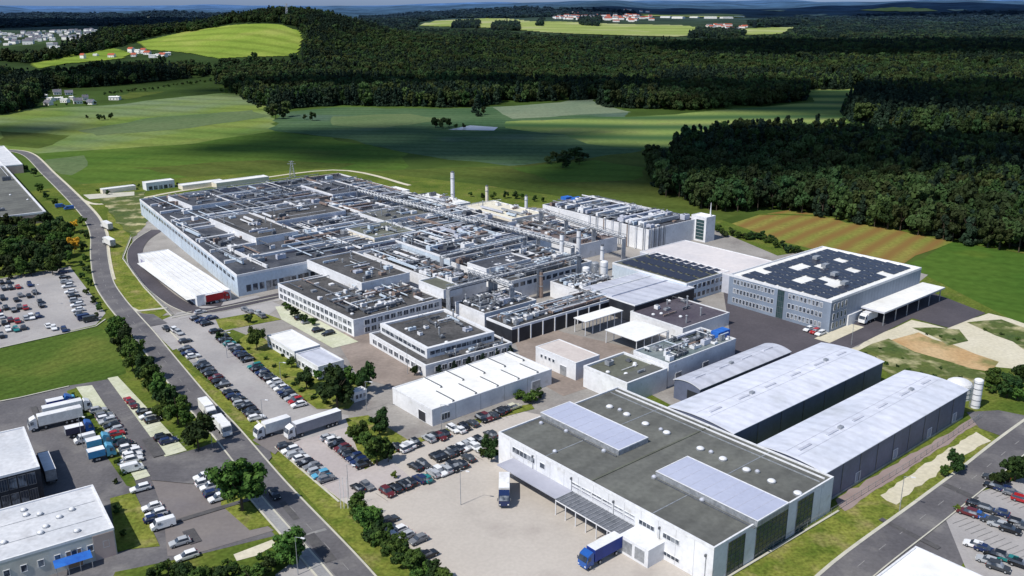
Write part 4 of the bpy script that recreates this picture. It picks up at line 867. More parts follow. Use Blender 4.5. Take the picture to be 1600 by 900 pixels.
for i in range(9):
    for j in range(3):
        a0 = T_.A * (.06 + .10 * i); b0 = T_.B * (.10 + .3 * j); m = MB(); z = T_.zr
        q = [T_.p3(a0, b0, z + .2), T_.p3(a0, b0 + T_.B * .25, z + .2), T_.p3(a0 + T_.A * .08, b0 + T_.B * .25, z + .7), T_.p3(a0 + T_.A * .08, b0, z + .7)]
        m.face(q, SOLAR); m.face([p - Vector((0, 0, .08)) for p in q[::-1]], STEEL); T_.part('', a0 + .5, a0 + .7, b0 + .4, b0 + T_.B * .25 - .4, z + .004, z + .2, STEEL, mb=m); m.build('solar_panel', T_.root)
for z0 in (1.2, 4.6): T_.winrow('R', 9, 1, T_.B - 1, z0, z0 + 2, .25, frame=True)
U_ = Bld('factory_hall', 'wide hall with plain white roof, left of the solar-roofed office', (1142, 430), (1000, 378), (1212, 405), 8, PALEROOF, mat('pinkish_white_roof', (0.66, 0.62, 0.62), (0.56, 0.54, 0.56), .06, fine=(.6, .05)), parapet=.2)
U_.winrow('R', 8, 2, U_.B - 2, 1.5, 4, .3, frame=False)
Q_ = Bld('factory_hall', 'tall white hall at the back right with long silver roof ducts', (1014, 359), (848, 318), (1092, 341), 10.5, WHITE, BLUEROOF, parapet=.6)
for i in range(9): Q_.part('duct', Q_.A * (.08 + .1 * i), Q_.A * (.08 + .1 * i) + 1.4, 2, Q_.B * rng.uniform(.7, .97), Q_.zr + .6, Q_.zr + 2.2, [STEEL, FRAMEW, PALEROOF][i % 3])
clutter(Q_, 29, nduct=22, nunit=30, npipe=18, ndome=16, nsolar=10, big=1.2)
for i in range(8):
    m = MB(); s = Q_.A * (.03 + .07 * i); p = Q_.p3(s, -1.2, 0); m.tube((p.x, p.y, 0), (p.x, p.y, 10.9), .28, .28, [STEEL, FRAMEW, RUST][i % 3], 8); m.tube((p.x, p.y, 10.9), Q_.p3(s, 3, 10.9), .28, .28, STEEL, 8); m.build('duct', Q_.root)
for i in range(10):
    m = MB(); s = Q_.B * (.02 + .03 * i); p = Q_.p3(-1.0, s, 0); m.tube((p.x, p.y, 0), (p.x, p.y, 11.2), .18, .18, [STEEL, FRAMEW, DARKSTEEL][i % 3], 8); m.build('duct', Q_.root)
a_, b_ = Q_.on(905, 311, 12); Q_.part('cooling_unit', a_, a_ + 6, b_, b_ + 5, Q_.zr + .01, Q_.zr + 2, BLUEP); Q_.part('cooling_unit', a_ + 8, a_ + 12, b_ - 2, b_ + 3, Q_.zr + .01, Q_.zr + 1.8, BLUEP)
QT = Bld('stair_tower', 'white tower with dark glazed strip at the corner of the tall back hall', (1104, 340), (1090, 335), (1117, 338), 12.5, WHITE, WHITEROOF, parapet=.3, ext=(9, 7))
QT.window('L', 1, 6, 1, 11, GREENGLASS, trans=5); m = MB(); p = QT.p3(2, QT.B - 1.5, 12.2); m.tube(p, p + Vector((0, 0, 6.5)), .4, .1, FRAMEW, 6); m.build('mast', QT.root)
V1 = Bld('rear_building', 'cream building with slatted roof behind the plant, left of the tall chimney', (700, 322), (640, 299), (735, 312), 9, CREAM, WHITEROOF, parapet=.3)
V2 = Bld('rear_building', 'long cream building at the back edge of the plant, right of the chimney', (800, 342), (722, 309), (850, 330), 10, CREAM, mat('cream_roof', (0.72, 0.68, 0.56), (0.62, 0.58, 0.48), .1), parapet=.3)
V3 = Bld('rear_building', 'small cream building beside the back corner of the main hall', (618, 300), (596, 292), (640, 296), 6, CREAM, WHITEROOF, parapet=.3)
V4 = Bld('rear_building', 'low white shed with pinkish roof beside the tall back hall', (850, 338), (812, 325), (868, 333), 8, PINKWALL, WHITEROOF, parapet=.3)
for k_, (b_, sd) in enumerate(((V1, 51), (V2, 52), (V4, 53))): clutter(b_, sd, nduct=4, nunit=5, npipe=3, ndome=4, big=.8); b_.winrow('R', 6, 1, b_.B - 1, 2, 5, .4, frame=False)
V5 = Bld('rear_building', 'white shed standing alone on the grass at the back left of the plant', (228, 286), (222, 281), (272, 280), 5, WHITE, WHITEROOF, parapet=.2)
V5.winrow('R', 5, 1, V5.B - 1, .3, 2.6, .3, frame=False, name='gate')
V6 = Bld('rear_building', 'low pale shed row between small trees behind the main hall', (160, 296), (156, 293), (212, 290), 3, CREAM, WHITEROOF, parapet=.2)
V7 = Bld('rear_building', 'long low pale shed behind the back edge of the main hall', (285, 290), (278, 287), (350, 284), 3, CREAM, WHITEROOF, parapet=.2)
V8 = Bld('rear_building', 'flat pale shed beside the field along the main hall back edge', (338, 286), (330, 283), (420, 277), 3.5, CREAM, WHITEROOF, parapet=.2)

Y_ = Bld('workshop', 'dark violet flat-roofed workshop by the solar office yard', (1067, 513), (985, 483), (1140, 491), 5, WHITE, mat('violet_roof', (0.065, 0.055, 0.075), (0.10, 0.09, 0.11), .1, fine=(1, .15)), parapet=.3)
clutter(Y_, 31, nduct=2, nunit=3, npipe=1, ndome=8, big=.7, long=.3)
O1 = Bld('workshop', 'small white workshop with pinkish roof beside the brown courtyard', (900, 567), (837, 545), (937, 554), 6, WHITE, mat('pink_roof', (0.50, 0.44, 0.42), (0.60, 0.55, 0.52), .08, fine=(1, .06)), parapet=.15)
O1.window('L', 4, 7, .1, 3.4, STEEL, name='door'); O1.winrow('L', 4, 9, O1.A - 2, 3, 4.2, .4, frame=True)
O2 = Bld('workshop', 'white workshop with olive-grey roof behind the near warehouse', (980, 599), (912, 571), (1043, 576), 7, WHITE, BITUMEN2, parapet=.6, pw=.6)
O2.part('roof_step', 1, O2.A * .3, 1, O2.B - 1, O2.zr + .004, O2.zr + .5, BITUMEN); clutter(O2, 32, nduct=1, nunit=2, npipe=1, ndome=5, big=.6, long=.2)
O3 = Bld('workshop', 'white workshop with teal-grey roof and silver machinery on top', (1045, 568), (990, 545), (1150, 532), 8, WHITE, mat('teal_roof', (0.13, 0.17, 0.18), (0.22, 0.25, 0.26), .1, fine=(1, .15)), parapet=.5)
clutter(O3, 33, nduct=9, nunit=14, npipe=10, ndome=10, big=.8); a_, b_ = O3.on(1128, 530); O3.part('cooling_unit', a_, a_ + 3, b_ - 2, b_ + 4, O3.zr, O3.zr + 2.5, BLUEP)
for t in (.1, .5): O3.window('R', O3.B * t, O3.B * t + 3, .1, 4, STEEL, name='door')
OK1 = Bld('garden_office', 'low white garden office with pale flat roof, the taller-roofed rear half', (460, 549), (417, 521), (500, 533), 4.2, WHITE, WHITEROOF, parapet=.25)
OK1.winrow('L', 7, 1, OK1.A - 1, 1.2, 2.8, .3, frame=True); OK1.winrow('R', 5, 1, OK1.B - 1, 1.2, 2.8, .3)
OK2 = Bld('garden_office', 'low white garden office with grey roof among trees, nearest the visitor parking', (497, 573), (462, 551), (537, 557), 4.5, WHITE, PALEROOF, parapet=.3)
OK2.winrow('L', 5, 1, OK2.A - 1, 1.2, 2.8, .3, frame=True); OK2.winrow('R', 5, 1, OK2.B - 1, 1.2, 2.8, .3)
GH = Bld('gatehouse', 'little white gatehouse with blue-grey roof by the barrier lane', (553, 614), (545, 608), (573, 608), 3.2, WHITE, GREYROOF, parapet=.2)
GH.winrow('L', 2, .3, GH.A - .3, 1, 2.4, .2); GH.winrow('R', 3, .3, GH.B - .3, 1, 2.4, .2)

def canopy(label, N, L, Rr, h, top=WHITEROOF, slope=0.0, posts=4, name='yard_canopy'):
    b = Bld(name, label, N, L, Rr, h, flat=False, cat='canopy'); m = MB()
    q = [b.p3(0, 0, h), b.p3(0, b.B, h), b.p3(b.A, b.B, h + slope), b.p3(b.A, 0, h + slope)]
    m.face(q, top); m.face([p - Vector((0, 0, .25)) for p in q[::-1]], DARKSTEEL)
    for i in range(4): j = (i + 1) % 4; m.face([q[i] - Vector((0, 0, .25)), q[j] - Vector((0, 0, .25)), q[j], q[i]], FRAMEW)
    m.build('canopy_roof', b.root)
    for i in range(posts):
        for a in (.4, b.A - .4):
            p = b.p3(a, .4 + (b.B - .8) * i / (posts - 1), 0); m = MB(); m.tube(p, p + Vector((0, 0, h - .2)), .15, .15, FRAMEW, 6); m.build('post', b.root)
    return b
canopy('white canopy on posts at the end of the open black loading front', (915, 503), (896, 492), (974, 478), 5.5, posts=6)
canopy('lilac-white canopy roof over the dark courtyard bay', (995, 533), (945, 510), (1045, 518), 5, posts=5)

# left side buildings turned to the main road
TB = Bld('supermarket', 'grey-roofed building with white edge at the left, above the little wood', (-60, 345), (-260, 262), (58, 315), 6, PINKWALL, BITUMEN, fr=ROADF, far='LR', parapet=.7, parmat=WHITE, pw=.8)
TB.winrow('R', 8, 2, TB.B - 2, 1, 3.4, .3, frame=False); clutter(TB, 61, nduct=5, nunit=10, npipe=3, ndome=10)
TB2 = Bld('rear_building', 'grey shed beyond the white-edged building at the left', (-30, 262), (-160, 240), (35, 256), 6, PINKWALL, GREYROOF, fr=ROADF, far='LR', parapet=.4)
BL1 = Bld('depot_building', 'dark glass-fronted depot building with pale roof at the left edge', (-60, 759), (34, 667), (60, 724), 9, DARKWALL, GREYROOF, fr=ROADF, far='LR', parapet=.3)
BL1.winrow('R', 7, 1, BL1.B - 1, 1, 4, .12, frame=True, fm=DARKSTEEL, mull=2); BL1.winrow('R', 7, 1, BL1.B - 1, 5, 8, .12, frame=True, fm=DARKSTEEL, mull=2)
BL2 = Bld('depot_building', 'large pale weathered-roof depot building in the bottom left corner', (-90, 903), (144, 757), (177, 823), 6.5, mat('pale_panel', (0.62, 0.60, 0.54), (0.52, 0.50, 0.45), .2, fine=(1, .06)), GREYROOF, fr=ROADF, far='LR', parapet=.3)
for i in range(9): BL2.window('R', BL2.B * (.12 + .1 * i), BL2.B * (.12 + .1 * i) + 1.2, 2.6, 4.2, frame=True)
BL2.window('R', BL2.B - 9.5, BL2.B - 6.5, .1, 4.2, mat('brown_gate', (0.35, 0.22, 0.14)), name='gate'); m = MB(); BL2.facebox(m, 'R', BL2.B - 4.2, BL2.B - .2, .1, 5.9, .01, .12, PINKWALL); m.build('entrance_panel', BL2.root)
for i in range(12):
    a, c = rr.uniform(3, BL2.A - 3), rr.uniform(6, BL2.B - 3); p = BL2.p3(a, c, BL2.zr); m = MB(); m.tube(p, p + Vector((0, 0, .3)), .7, .7, STEEL, 10); m.dome((p.x, p.y, p.z + .3), .6, .35, FRAMEW); m.build('skylight_dome', BL2.root)
for i in range(2): BL2.part('roof_seam', BL2.A * (.3 + .35 * i), BL2.A * (.3 + .35 * i) + .1, 1, BL2.B - 1, BL2.zr + .003, BL2.zr + .08, STEEL)
aw = empty('awning', BL2.p3(-2, BL2.B - 14, 0)); tag(aw, 'blue awning along the front of the bottom left depot building', 'awning')
m = MB(); m.face([BL2.p3(-2.4, BL2.B - 12, 2.6), BL2.p3(-2.4, BL2.B - 5, 2.6), BL2.p3(-.15, BL2.B - 5, 3.2), BL2.p3(-.15, BL2.B - 12, 3.2)], BLUEP); m.build('awning_cloth', aw)
for i in range(4): p = BL2.p3(-2.3, BL2.B - 11.8 + 2.2 * i, 0); m = MB(); m.tube(p, p + Vector((0, 0, 2.6)), .07, .07, STEEL, 6); m.build('post', aw)
_l = MAIN.ab(P(1300, 932, 6)); _r = MAIN.ab(P(1560, 902, 6))
def px_of(p):
    v = Vector((p.x, p.y, p.z - H)); d = v.y * CP - v.z * SP; up = v.y * SP + v.z * CP; return (800 + F * v.x / d, 450 - F * up / d)
_n = MAIN.xy(_r[0], _l[1]); 
BR = Bld('storage_building', 'white flat-roofed building cut off by the bottom right edge', px_of(Vector((_n.x, _n.y, 6))), (1431, 853), (1431, 853), 6, WHITE, WHITEROOF, far='LR', parapet=.25)

for k_, b_ in enumerate((K_, K1, FB, J1, J_, E1, X1, Q_, Pp, X2)): fine_clutter(b_, 80 + k_, 34 if b_ in (K_, K1) else 16, 40 if b_ in (K_, K1) else 18)
# tank and silo by the far end of the arched hall
def silo(name, label, px, py, r, h, m_, rings=4, dome=True, cat='silo'):
    p = P(px, py); e = empty(name, p); tag(e, label, cat); m = MB(); m.tube(p, p + Vector((0, 0, h)), r, r, m_, 20); m.build('shell', e)
    m = MB(); m.dome((p.x, p.y, h + .003), r * .99, r * .4, m_, 20); m.build('top', e)
    for i in range(rings): m = MB(); z = h * (i + .5) / rings; m.tube((p.x, p.y, z), (p.x, p.y, z + .2), r + .08, r + .08, STEEL, 20); m.build('ring', e)
    m = MB(); m.tube(p + Vector((-r - .3, -.3, 0)), p + Vector((-r - .3, -.3, h)), .07, .07, STEEL, 4); m.tube(p + Vector((-r - .3, .3, 0)), p + Vector((-r - .3, .3, h)), .07, .07, STEEL, 4); m.build('ladder', e)
    return e
silo('storage_tank', 'wide domed white tank behind the far end of the arched hall', 1496, 620, 3.6, 4.2, WHITE, 3, cat='tank')
silo('silo', 'slim upright white silo standing beside the domed tank', 1523, 637, 1.25, 8.5, WHITE, 5)
def chimney(label, px, ytop, ybase, r, m_=WHITE):
    p = P(px, ybase); k = mpp(p); h = (ybase - ytop) * k / CP; e = empty('chimney_stack', p); tag(e, label, 'chimney')
    m = MB(); m.tube(p, p + Vector((0, 0, h)), r * 1.15, r, m_, 12); m.build('shaft', e)
    m = MB(); m.tube(p + Vector((0, 0, h + .01)), p + Vector((0, 0, h + .7)), r * .8, r * .8, DARKSTEEL, 12); m.build('flue', e)
    for f in (.45, .85): m = MB(); m.tube(p + Vector((0, 0, h * f)), p + Vector((0, 0, h * f + .3)), r * 1.25, r * 1.25, STEEL, 12); m.build('collar', e)
chimney('tall white chimney rising at the back of the plant', 708, 272, 330, 1.05)
chimney('short cream chimney just right of the tall one', 761, 293, 338, .8, CREAM)
chimney('stubby white chimney next to the tall back hall', 822, 308, 345, .8)
chimney('slim white exhaust column left of its twin in the plant centre', 877, 368, 425, .9)
chimney('slim white exhaust column right of its twin in the plant centre', 903, 362, 425, .9)
chimney('thin steel flue on the left side of the process building', 845, 425, 465, .8, RUST)
chimney('short pale exhaust column in front of the tall back hall', 940, 385, 425, .8)
for i, (x, y) in enumerate(((915, 434), (929, 430), (943, 432))):
    silo('process_tank', ordinal(i + 1) + ' white process tank from the left beside the exhaust columns', x, y + 18, 1.5, 9 + (i % 3), [WHITE, STEEL, FRAMEW][i % 3], 3, cat='tank')
def bridge(label, p0, p1, h, w=2.5):
    a, b = P(*p0, h), P(*p1, h); a.z = b.z = 0; e = empty('pipe_bridge', (a + b) / 2); tag(e, label, 'pipe bridge'); t = (b - a).normalized(); n_ = Vector((-t.y, t.x, 0)); L = (b - a).length
    for s in (-1, 1):
        m = MB(); m.obox((a + b) / 2 + n_ * w / 2 * s, t.xy, L / 2, n_.xy, .15, h - .3, h, DARKSTEEL); m.build('girder', e)
        m = MB(); m.obox((a + b) / 2 + n_ * w / 2 * s, t.xy, L / 2, n_.xy, .1, h + 1.2, h + 1.4, STEEL)
        for i in range(int(L / 3)): c = a + t * 3 * i + n_ * w / 2 * s; m.tube(c + Vector((0, 0, h)), c + t * 1.5 + Vector((0, 0, h + 1.2)), .06, .06, STEEL, 4); m.tube(c + t * 1.5 + Vector((0, 0, h + 1.2)), c + t * 3 + Vector((0, 0, h)), .06, .06, STEEL, 4)
        m.build('truss', e)
    for k_, (o, r, mt) in enumerate(((-.7, .3, STEEL), (0, .35, FRAMEW), (.7, .25, STEEL))):
        m = MB(); m.tube(a + n_ * o + Vector((0, 0, h + .4)), b + n_ * o + Vector((0, 0, h + .4)), r, r, mt, 8); m.build('pipe', e)
    for i in range(max(2, int(L / 18)) + 1):
        c = a + t * L * i / max(2, int(L / 18)); m = MB(); m.obox(c, t.xy, .2, n_.xy, w / 2 - .2, 0, h - .31, STEEL); m.build('trestle', e)
bridge('long pipe bridge crossing diagonally behind the main hall roof', (560, 298), (745, 348), 12)
bridge('pipe bridge running along the right edge of the pipe-covered hall', (745, 344), (895, 386), 12)
bridge('pipe bridge over the left part of the central factory hall', (690, 402), (820, 372), 12.5)
bridge('pipe bridge crossing above the production blocks', (700, 452), (905, 400), 12.5)
bridge('pipe bridge from the process building to the tall back hall', (845, 330), (975, 372), 13)
bridge('pipe bridge above the windowed production block', (735, 425), (800, 448), 12)

# pylon at the far edge of the hall, antenna on the hill, lamp posts
def lattice(name, label, cat, p, h, w, tw=.2):
    m = MB(); e = empty(name, p); tag(e, label, cat)
    for sx, sy in ((-1, -1), (1, -1), (1, 1), (-1, 1)): m.tube(p + Vector((sx * w / 2, sy * w / 2, 0)), p + Vector((sx * w * .1, sy * w * .1, h)), tw, tw * .5, STEEL, 4)
    n = 7
    for i in range(n):
        k0 = 1 - .8 * i / n; k1 = 1 - .8 * (i + 1) / n
        for sx, sy, tx, ty in ((-1, -1, 1, -1), (1, -1, 1, 1), (1, 1, -1, 1), (-1, 1, -1, -1)): m.tube(p + Vector((sx * w / 2 * k0, sy * w / 2 * k0, h * i / n)), p + Vector((tx * w / 2 * k1, ty * w / 2 * k1, h * (i + 1) / n)), tw * .6, tw * .6, STEEL, 4)
    m.build('lattice_frame', e); m = MB()
    for zf, L in ((.95, w * .5), (.82, w * .8)): m.tube(p + Vector((-L, 0, h * zf)), p + Vector((L, 0, h * zf)), tw, tw * .9, STEEL, 4)
    m.build('cross_arm', e)
lattice('pylon', 'small steel lattice pylon behind the far edge of the main hall', 'pylon', P(457, 277), 11, 3.5)
q = PT(449, 30); lattice('radio_mast', 'thin radio mast on the wooded hilltop', 'mast', q, 34, 6, .8)
def lamp_post(px, py, label, h=9):
    p = P(px, py); e = empty('street_lamp', p); tag(e, label, 'street lamp', 'street lamps by roads and car parks')
    m = MB(); m.tube(p, p + Vector((0, 0, h)), .10, .06, STEEL, 6); m.build('pole', e)
    m = MB(); m.tube(p + Vector((0, 0, h)), p + Vector((1.4, -.6, h + .2)), .05, .05, STEEL, 5); m.build('arm', e)
    m = MB(); m.obox((p.x + 1.7, p.y - .72), (.92, -.39), .45, (.39, .92), .16, h + .12, h + .28, FRAMEW); m.build('lamp_head', e)
for x, y, l in ((404, 785, 'street lamp beside the big tree at the junction'), (466, 900, 'street lamp at the bottom forecourt by the road'), (332, 700, 'street lamp at the side road mouth'), (412, 672, 'street lamp at the corner behind the lorries'), (573, 642, 'street lamp by the gatehouse'), (637, 585, 'street lamp in front of the stepped office'), (545, 780, 'street lamp at the row end by the hedge'), (355, 560, 'street lamp in the visitor parking'), (440, 610, 'street lamp at the lower end of visitor parking'), (60, 480, 'street lamp in the upper left car park'), (130, 700, 'street lamp in the depot yard'), (1330, 540, 'street lamp by the dark yard'), (1405, 800, 'street lamp beside the gravel path'), (720, 790, 'street lamp on the wide concrete apron'), (690, 680, 'street lamp by the slotted white workshop')): lamp_post(x, y, l)
def flagpole(x, y, n, h=8):
    p = P(x, y); m = MB(); e = empty('flagpole', p); tag(e, f'{ordinal(n)} white flagpole from the left by the hedge at the apron corner', 'flagpole')
    m.tube(p, p + Vector((0, 0, h)), .09, .05, FRAMEW, 6); m.build('pole', e); m = MB(); m.dome((p.x, p.y, h), .12, .12, STEEL, 6); m.build('finial', e)
for i, x in enumerate((533, 538, 544)): flagpole(x, 796, i + 1)
# wire fence by the arched hall and hedge-side fence
def fence(label, pts, h=1.8, step=3.0, mt=STEEL):
    ps = [P(a, b).xy for a, b in pts]; e = empty('wire_fence', (*ps[0], 0)); tag(e, label, 'fence'); cnt = 0
    m = MB()
    for i in range(len(ps) - 1):
        a, b = ps[i], ps[i + 1]; t = (b - a).normalized(); n_ = Vector((-t.y, t.x)); L = (b - a).length
        for z in (.3, .9, 1.5, h - .05): m.obox((a + b) / 2, t, L / 2, n_, .02, z, z + .04, mt)
        k = int(L / step)
        for j in range(k):
            if cnt < 95: q = MB(); c = a + t * L * j / k; q.tube((*c, 0), (*c, h), .05, .05, mt, 4); q.build('post', e); cnt += 1
    m.build('wire', e)
fence('wire fence between the arched hall path and the gravel track', [(1120, 908), (1310, 798), (1420, 730), (1535, 652)])
fence('wire fence along the grass in front of the long storage building', [(205, 372), (192, 405), (225, 450), (268, 494)])

# ------------------------------------------------------------------ vehicles
CARC = {'black': (0.012, 0.013, 0.016), 'dark grey': (0.045, 0.05, 0.058), 'white': (0.80, 0.81, 0.83), 'silver': (0.42, 0.44, 0.47), 'dark blue': (0.015, 0.03, 0.10), 'blue': (0.02, 0.10, 0.38), 'red': (0.38, 0.02, 0.025), 'maroon': (0.12, 0.02, 0.025), 'teal': (0.02, 0.20, 0.20), 'light blue': (0.10, 0.36, 0.55), 'beige': (0.62, 0.60, 0.45), 'grey': (0.18, 0.19, 0.21)}
def cpaint(c): return paint('car_paint_' + c.replace(' ', '_'), CARC[c], 0.25)
LAMP = paint('lamp_lens', (0.75, 0.75, 0.7), .2); TAIL = paint('tail_lens', (0.4, 0.01, 0.01), .3)
def loft(m, prof, w, mt, taper=None):
    """side profile (x,z) polygon extruded across the width, with narrower top"""
    n = len(prof); i = len(m.v); k = m.mi(mt)
    for s in (-1, 1):
        for x, z in prof: m.v.append((x, s * (w - (taper(z) if taper else 0)), z))
    for j in range(n): m.f.append((i + j, i + n + j, i + n + (j + 1) % n, i + (j + 1) % n)); m.m.append(k)
    m.f.append(tuple(i + j for j in range(n))); m.m.append(k); m.f.append(tuple(i + n + n - 1 - j for j in range(n))); m.m.append(k)
def wheel_data(name='wheel', r=.33, w=.22):
    m = MB(); m.tube((0, -w / 2, 0), (0, w / 2, 0), r, r, RUBBER, 12); m.tube((0, -w / 2 - .01, 0), (0, w / 2 + .01, 0), r * .6, r * .6, STEEL, 8); return m.data(name)
WH = wheel_data(); WHT = wheel_data('wheel', .5, .3)
CAR = {}
def car_data(kind, c):
    if (kind, c) in CAR: return CAR[kind, c]
    pm = cpaint(c); parts = []; L, w, h = {'car': (2.2, .90, 1.46), 'wagon': (2.35, .92, 1.5), 'suv': (2.25, .94, 1.68), 'van': (2.6, .98, 2.1)}[kind]
    m = MB(); hb = .92 if kind != 'van' else 1.15
    if kind == 'van': prof = [(-L, .35), (-L, h - .12), (-L + .15, h), (L - 1.3, h), (L - .75, 1.25), (L - .08, 1.0), (L, .35)]
    else: prof = [(-L, .32), (-L - .02, .7), (-L + .12, hb), (L - 1.25, hb), (L - .25, .74), (L, .6), (L, .30)]
    loft(m, prof[::-1], w, pm, lambda z: max(0, z - .75) * (.22 if kind != 'van' else .10))
    parts.append(('body', m.data('body'), (0, 0, 0)))
    m = MB()
    if kind != 'van':
        rear = -L + (.15 if kind != 'car' else .35); g = [(rear, hb), (rear + .35, h - .07), (.25, h - .07), (L - 1.3, hb)]
        loft(m, g[::-1], w - .06, GLASS, lambda z: max(0, z - hb) * .30 + .02); parts.append(('window_band', m.data('window_band'), (0, 0, 0)))
        m = MB(); loft(m, [(rear + .33, h - .069), (rear + .40, h), (.12, h), (.27, h - .069)][::-1], w - .22, pm); parts.append(('roof', m.data('roof'), (0, 0, 0)))
    else:
        loft(m, [(L - 1.28, h - .10), (L - 1.22, h - .09), (L - .72, 1.32), (L - .85, 1.24)], w - .16, GLASS); parts.append(('windscreen', m.data('windscreen'), (.03, 0, .02)))
        m = MB(); m.box(L - 2.1, L - 1.35, -w + .005, -w + .06, 1.25, 1.8, GLASS); m.box(L - 2.1, L - 1.35, w - .06, w - .005, 1.25, 1.8, GLASS); parts.append(('side_window', m.data('side_window'), (0, 0, 0)))
    for sx in (-1, 1):
        for sy in (-1, 1): parts.append(('wheel', WH, (sx * L * .62, sy * (w - .08), .33)))
    for sy in (-1, 1):
        m = MB(); m.box(L - .06, L + .02, sy * .62 - .15, sy * .62 + .15, .58, .72, LAMP); parts.append(('headlight', m.data('headlight'), (0, 0, 0)))
        m = MB(); m.box(-L - .03, -L + .05, sy * .68 - .12, sy * .68 + .12, .7, .88, TAIL); parts.append(('tail_light', m.data('tail_light'), (0, 0, 0)))
    CAR[kind, c] = parts; return parts
SMALL = {}
def small_car(kind, c):
    """one mesh with the same shapes for cars too small to show parts"""
    if (kind, c) in SMALL: return SMALL[kind, c]
    me = MB()
    for nm, d, off in car_data(kind, c):
        if nm in ('headlight', 'tail_light'): continue
        b = len(me.v); me.v += [(v.co.x + off[0], v.co.y + off[1], v.co.z + off[2]) for v in d.vertices]
        for p in d.polygons: me.f.append(tuple(b + i for i in p.vertices)); me.m.append(me.mi(d.materials[p.material_index]))
    SMALL[kind, c] = me.data('parked_car'); return SMALL[kind, c]
def place_car(p, ang, kind, c, label, group, detail=True, z=0.36):
    nm = 'parked_van' if kind == 'van' else 'parked_car'; cat = 'van' if kind == 'van' else 'car'
    if detail:
        e = empty(nm, (p.x, p.y, z), ang)
        for n_, d, off in car_data(kind, c): o = bpy.data.objects.new(n_, d); col.objects.link(o); o.parent = e; o.location = off
    else:
        e = bpy.data.objects.new(nm, small_car(kind, c)); col.objects.link(e); e.location = (p.x, p.y, z); e.rotation_euler = (0, 0, ang)
    tag(e, label, cat, group); return e
def dirang(v): return math.atan2(v.y, v.x)
A1, A2 = dirang(MAIN.u1), dirang(MAIN.u2); B1, B2 = dirang(ROADF.u1), dirang(ROADF.u2)
mix = ['black', 'dark grey', 'black', 'silver', 'dark blue', 'white', 'black', 'grey', 'dark grey', 'white', 'black', 'red', 'blue', 'dark grey', 'silver', 'maroon']
def row(pts, ang, where, group, cols=None, detail=True, seed=1, order='nearest'):
    r = random.Random(seed); count = {}
    it = []
    for i, q in enumerate(pts):
        c = (cols[i] if cols and i < len(cols) and cols[i] else r.choice(mix)); kind = r.choice(['car', 'car', 'wagon', 'suv'])
        if isinstance(c, tuple): c, kind = c
        it.append((q, c, kind))
    tot = {}
    for _, c, k in it: tot[c, k == 'van'] = tot.get((c, k == 'van'), 0) + 1
    for q, c, k in it:
        v = (c, k == 'van'); count[v] = count.get(v, 0) + 1; nm = 'van' if k == 'van' else 'car'
        lab = f'{c} {nm} {where}' if tot[v] == 1 else f'{ordinal(count[v])} {c} {nm} {where}'
        p = P(*q) + Vector((r.uniform(-.2, .2), r.uniform(-.2, .2), 0))
        place_car(p, ang + r.choice([0, math.pi]) + r.uniform(-.04, .04), k, c, lab, group, detail)
def lin(a, b, n, skip=()): return [(a[0] + (b[0] - a[0]) * i / (n - 1), a[1] + (b[1] - a[1]) * i / (n - 1)) for i in range(n) if i not in skip]
def zp(l, ox, oy, k): return [(ox + x / k, oy + y / k) for x, y in l]
row(zp([(10, 175), (55, 175), (25, 215), (65, 210), (110, 205), (185, 190), (15, 275), (105, 285), (130, 255), (185, 260), (220, 240), (40, 335), (90, 350), (125, 330), (250, 295), (262, 322), (30, 430), (70, 410), (110, 418), (160, 400), (200, 395), (240, 385), (50, 470), (100, 470), (145, 460), (15, 510), (300, 450), (340, 462), (405, 475), (-30, 190), (-20, 300), (-30, 440), (-10, 350), (160, 335), (10, 390)], 0, 400, 4), B1, 'in the scattered part of the upper left car park', 'cars scattered in the upper left car park', ['black'] * 4 + ['red', 'dark blue', 'black', 'black', 'grey', 'black', 'dark grey', 'black', 'black', 'dark grey', 'black', 'black', 'black', 'maroon', 'red', 'silver', 'white', 'dark blue', 'white', 'teal', 'dark grey', 'black', 'white', 'white', 'dark blue'], False, 2)
row(zp([(400, 110), (405, 145), (418, 172), (428, 200), (440, 235), (462, 262), (478, 290), (482, 318), (488, 350), (505, 378), (530, 402), (570, 412)], 0, 400, 4), B2, 'from the top along the right side of the upper left car park', 'row of cars at the right side of the upper left car park', ['dark blue', 'black', 'silver', 'white', 'white', 'black', 'silver', 'white', 'white', 'dark grey', ('dark blue', 'van'), ('dark grey', 'van')], False, 3)
row(lin((290, 549), (402, 657), 20, (3, 11)), B2, 'from the top in the visitor parking row along the road verge', 'visitor parking row along the road verge', ['dark grey', 'dark blue', 'white', 'grey', 'black', 'dark grey', 'black', 'maroon', 'black', 'dark grey', 'black', 'dark blue', 'black', 'silver', 'black', 'black', 'dark grey', 'white'], True, 4)
row(lin((347, 530), (468, 636), 22, (8,)), B2, 'from the top in the visitor parking row by the garden', 'visitor parking row by the garden', ['dark grey', 'dark grey', 'teal', 'silver', 'black', 'dark blue', 'black', 'black', 'teal', 'black', 'dark blue', 'black', 'black', 'white', 'silver', 'white', 'dark blue', 'black', 'silver', 'red', 'white'], True, 5)
row([(262, 517), (271, 518), (279, 523)], A1, 'from the left beside the gate lane', 'cars beside the gate lane', ['black', 'white', 'silver'], True, 6)
row([(307, 500), (315, 504), (324, 509), (313, 491), (331, 500)], A2, 'from the left in the gate area clump', 'cars in the gate area clump', ['dark grey', 'dark blue', 'black', 'silver', 'dark blue'], True, 7)
row([(289, 536), (338, 521)], A2, 'from the left at the head of the visitor parking', 'cars at the head of the visitor parking', ['dark grey', 'black'], True, 8)
row(lin((447, 702), (511, 753), 9), B2, 'from the top in the row below the lorries by the verge', 'row below the lorries by the verge', ['dark grey', 'white', 'silver', 'white', 'black', 'grey', 'silver', 'light blue', 'grey'], True, 9)
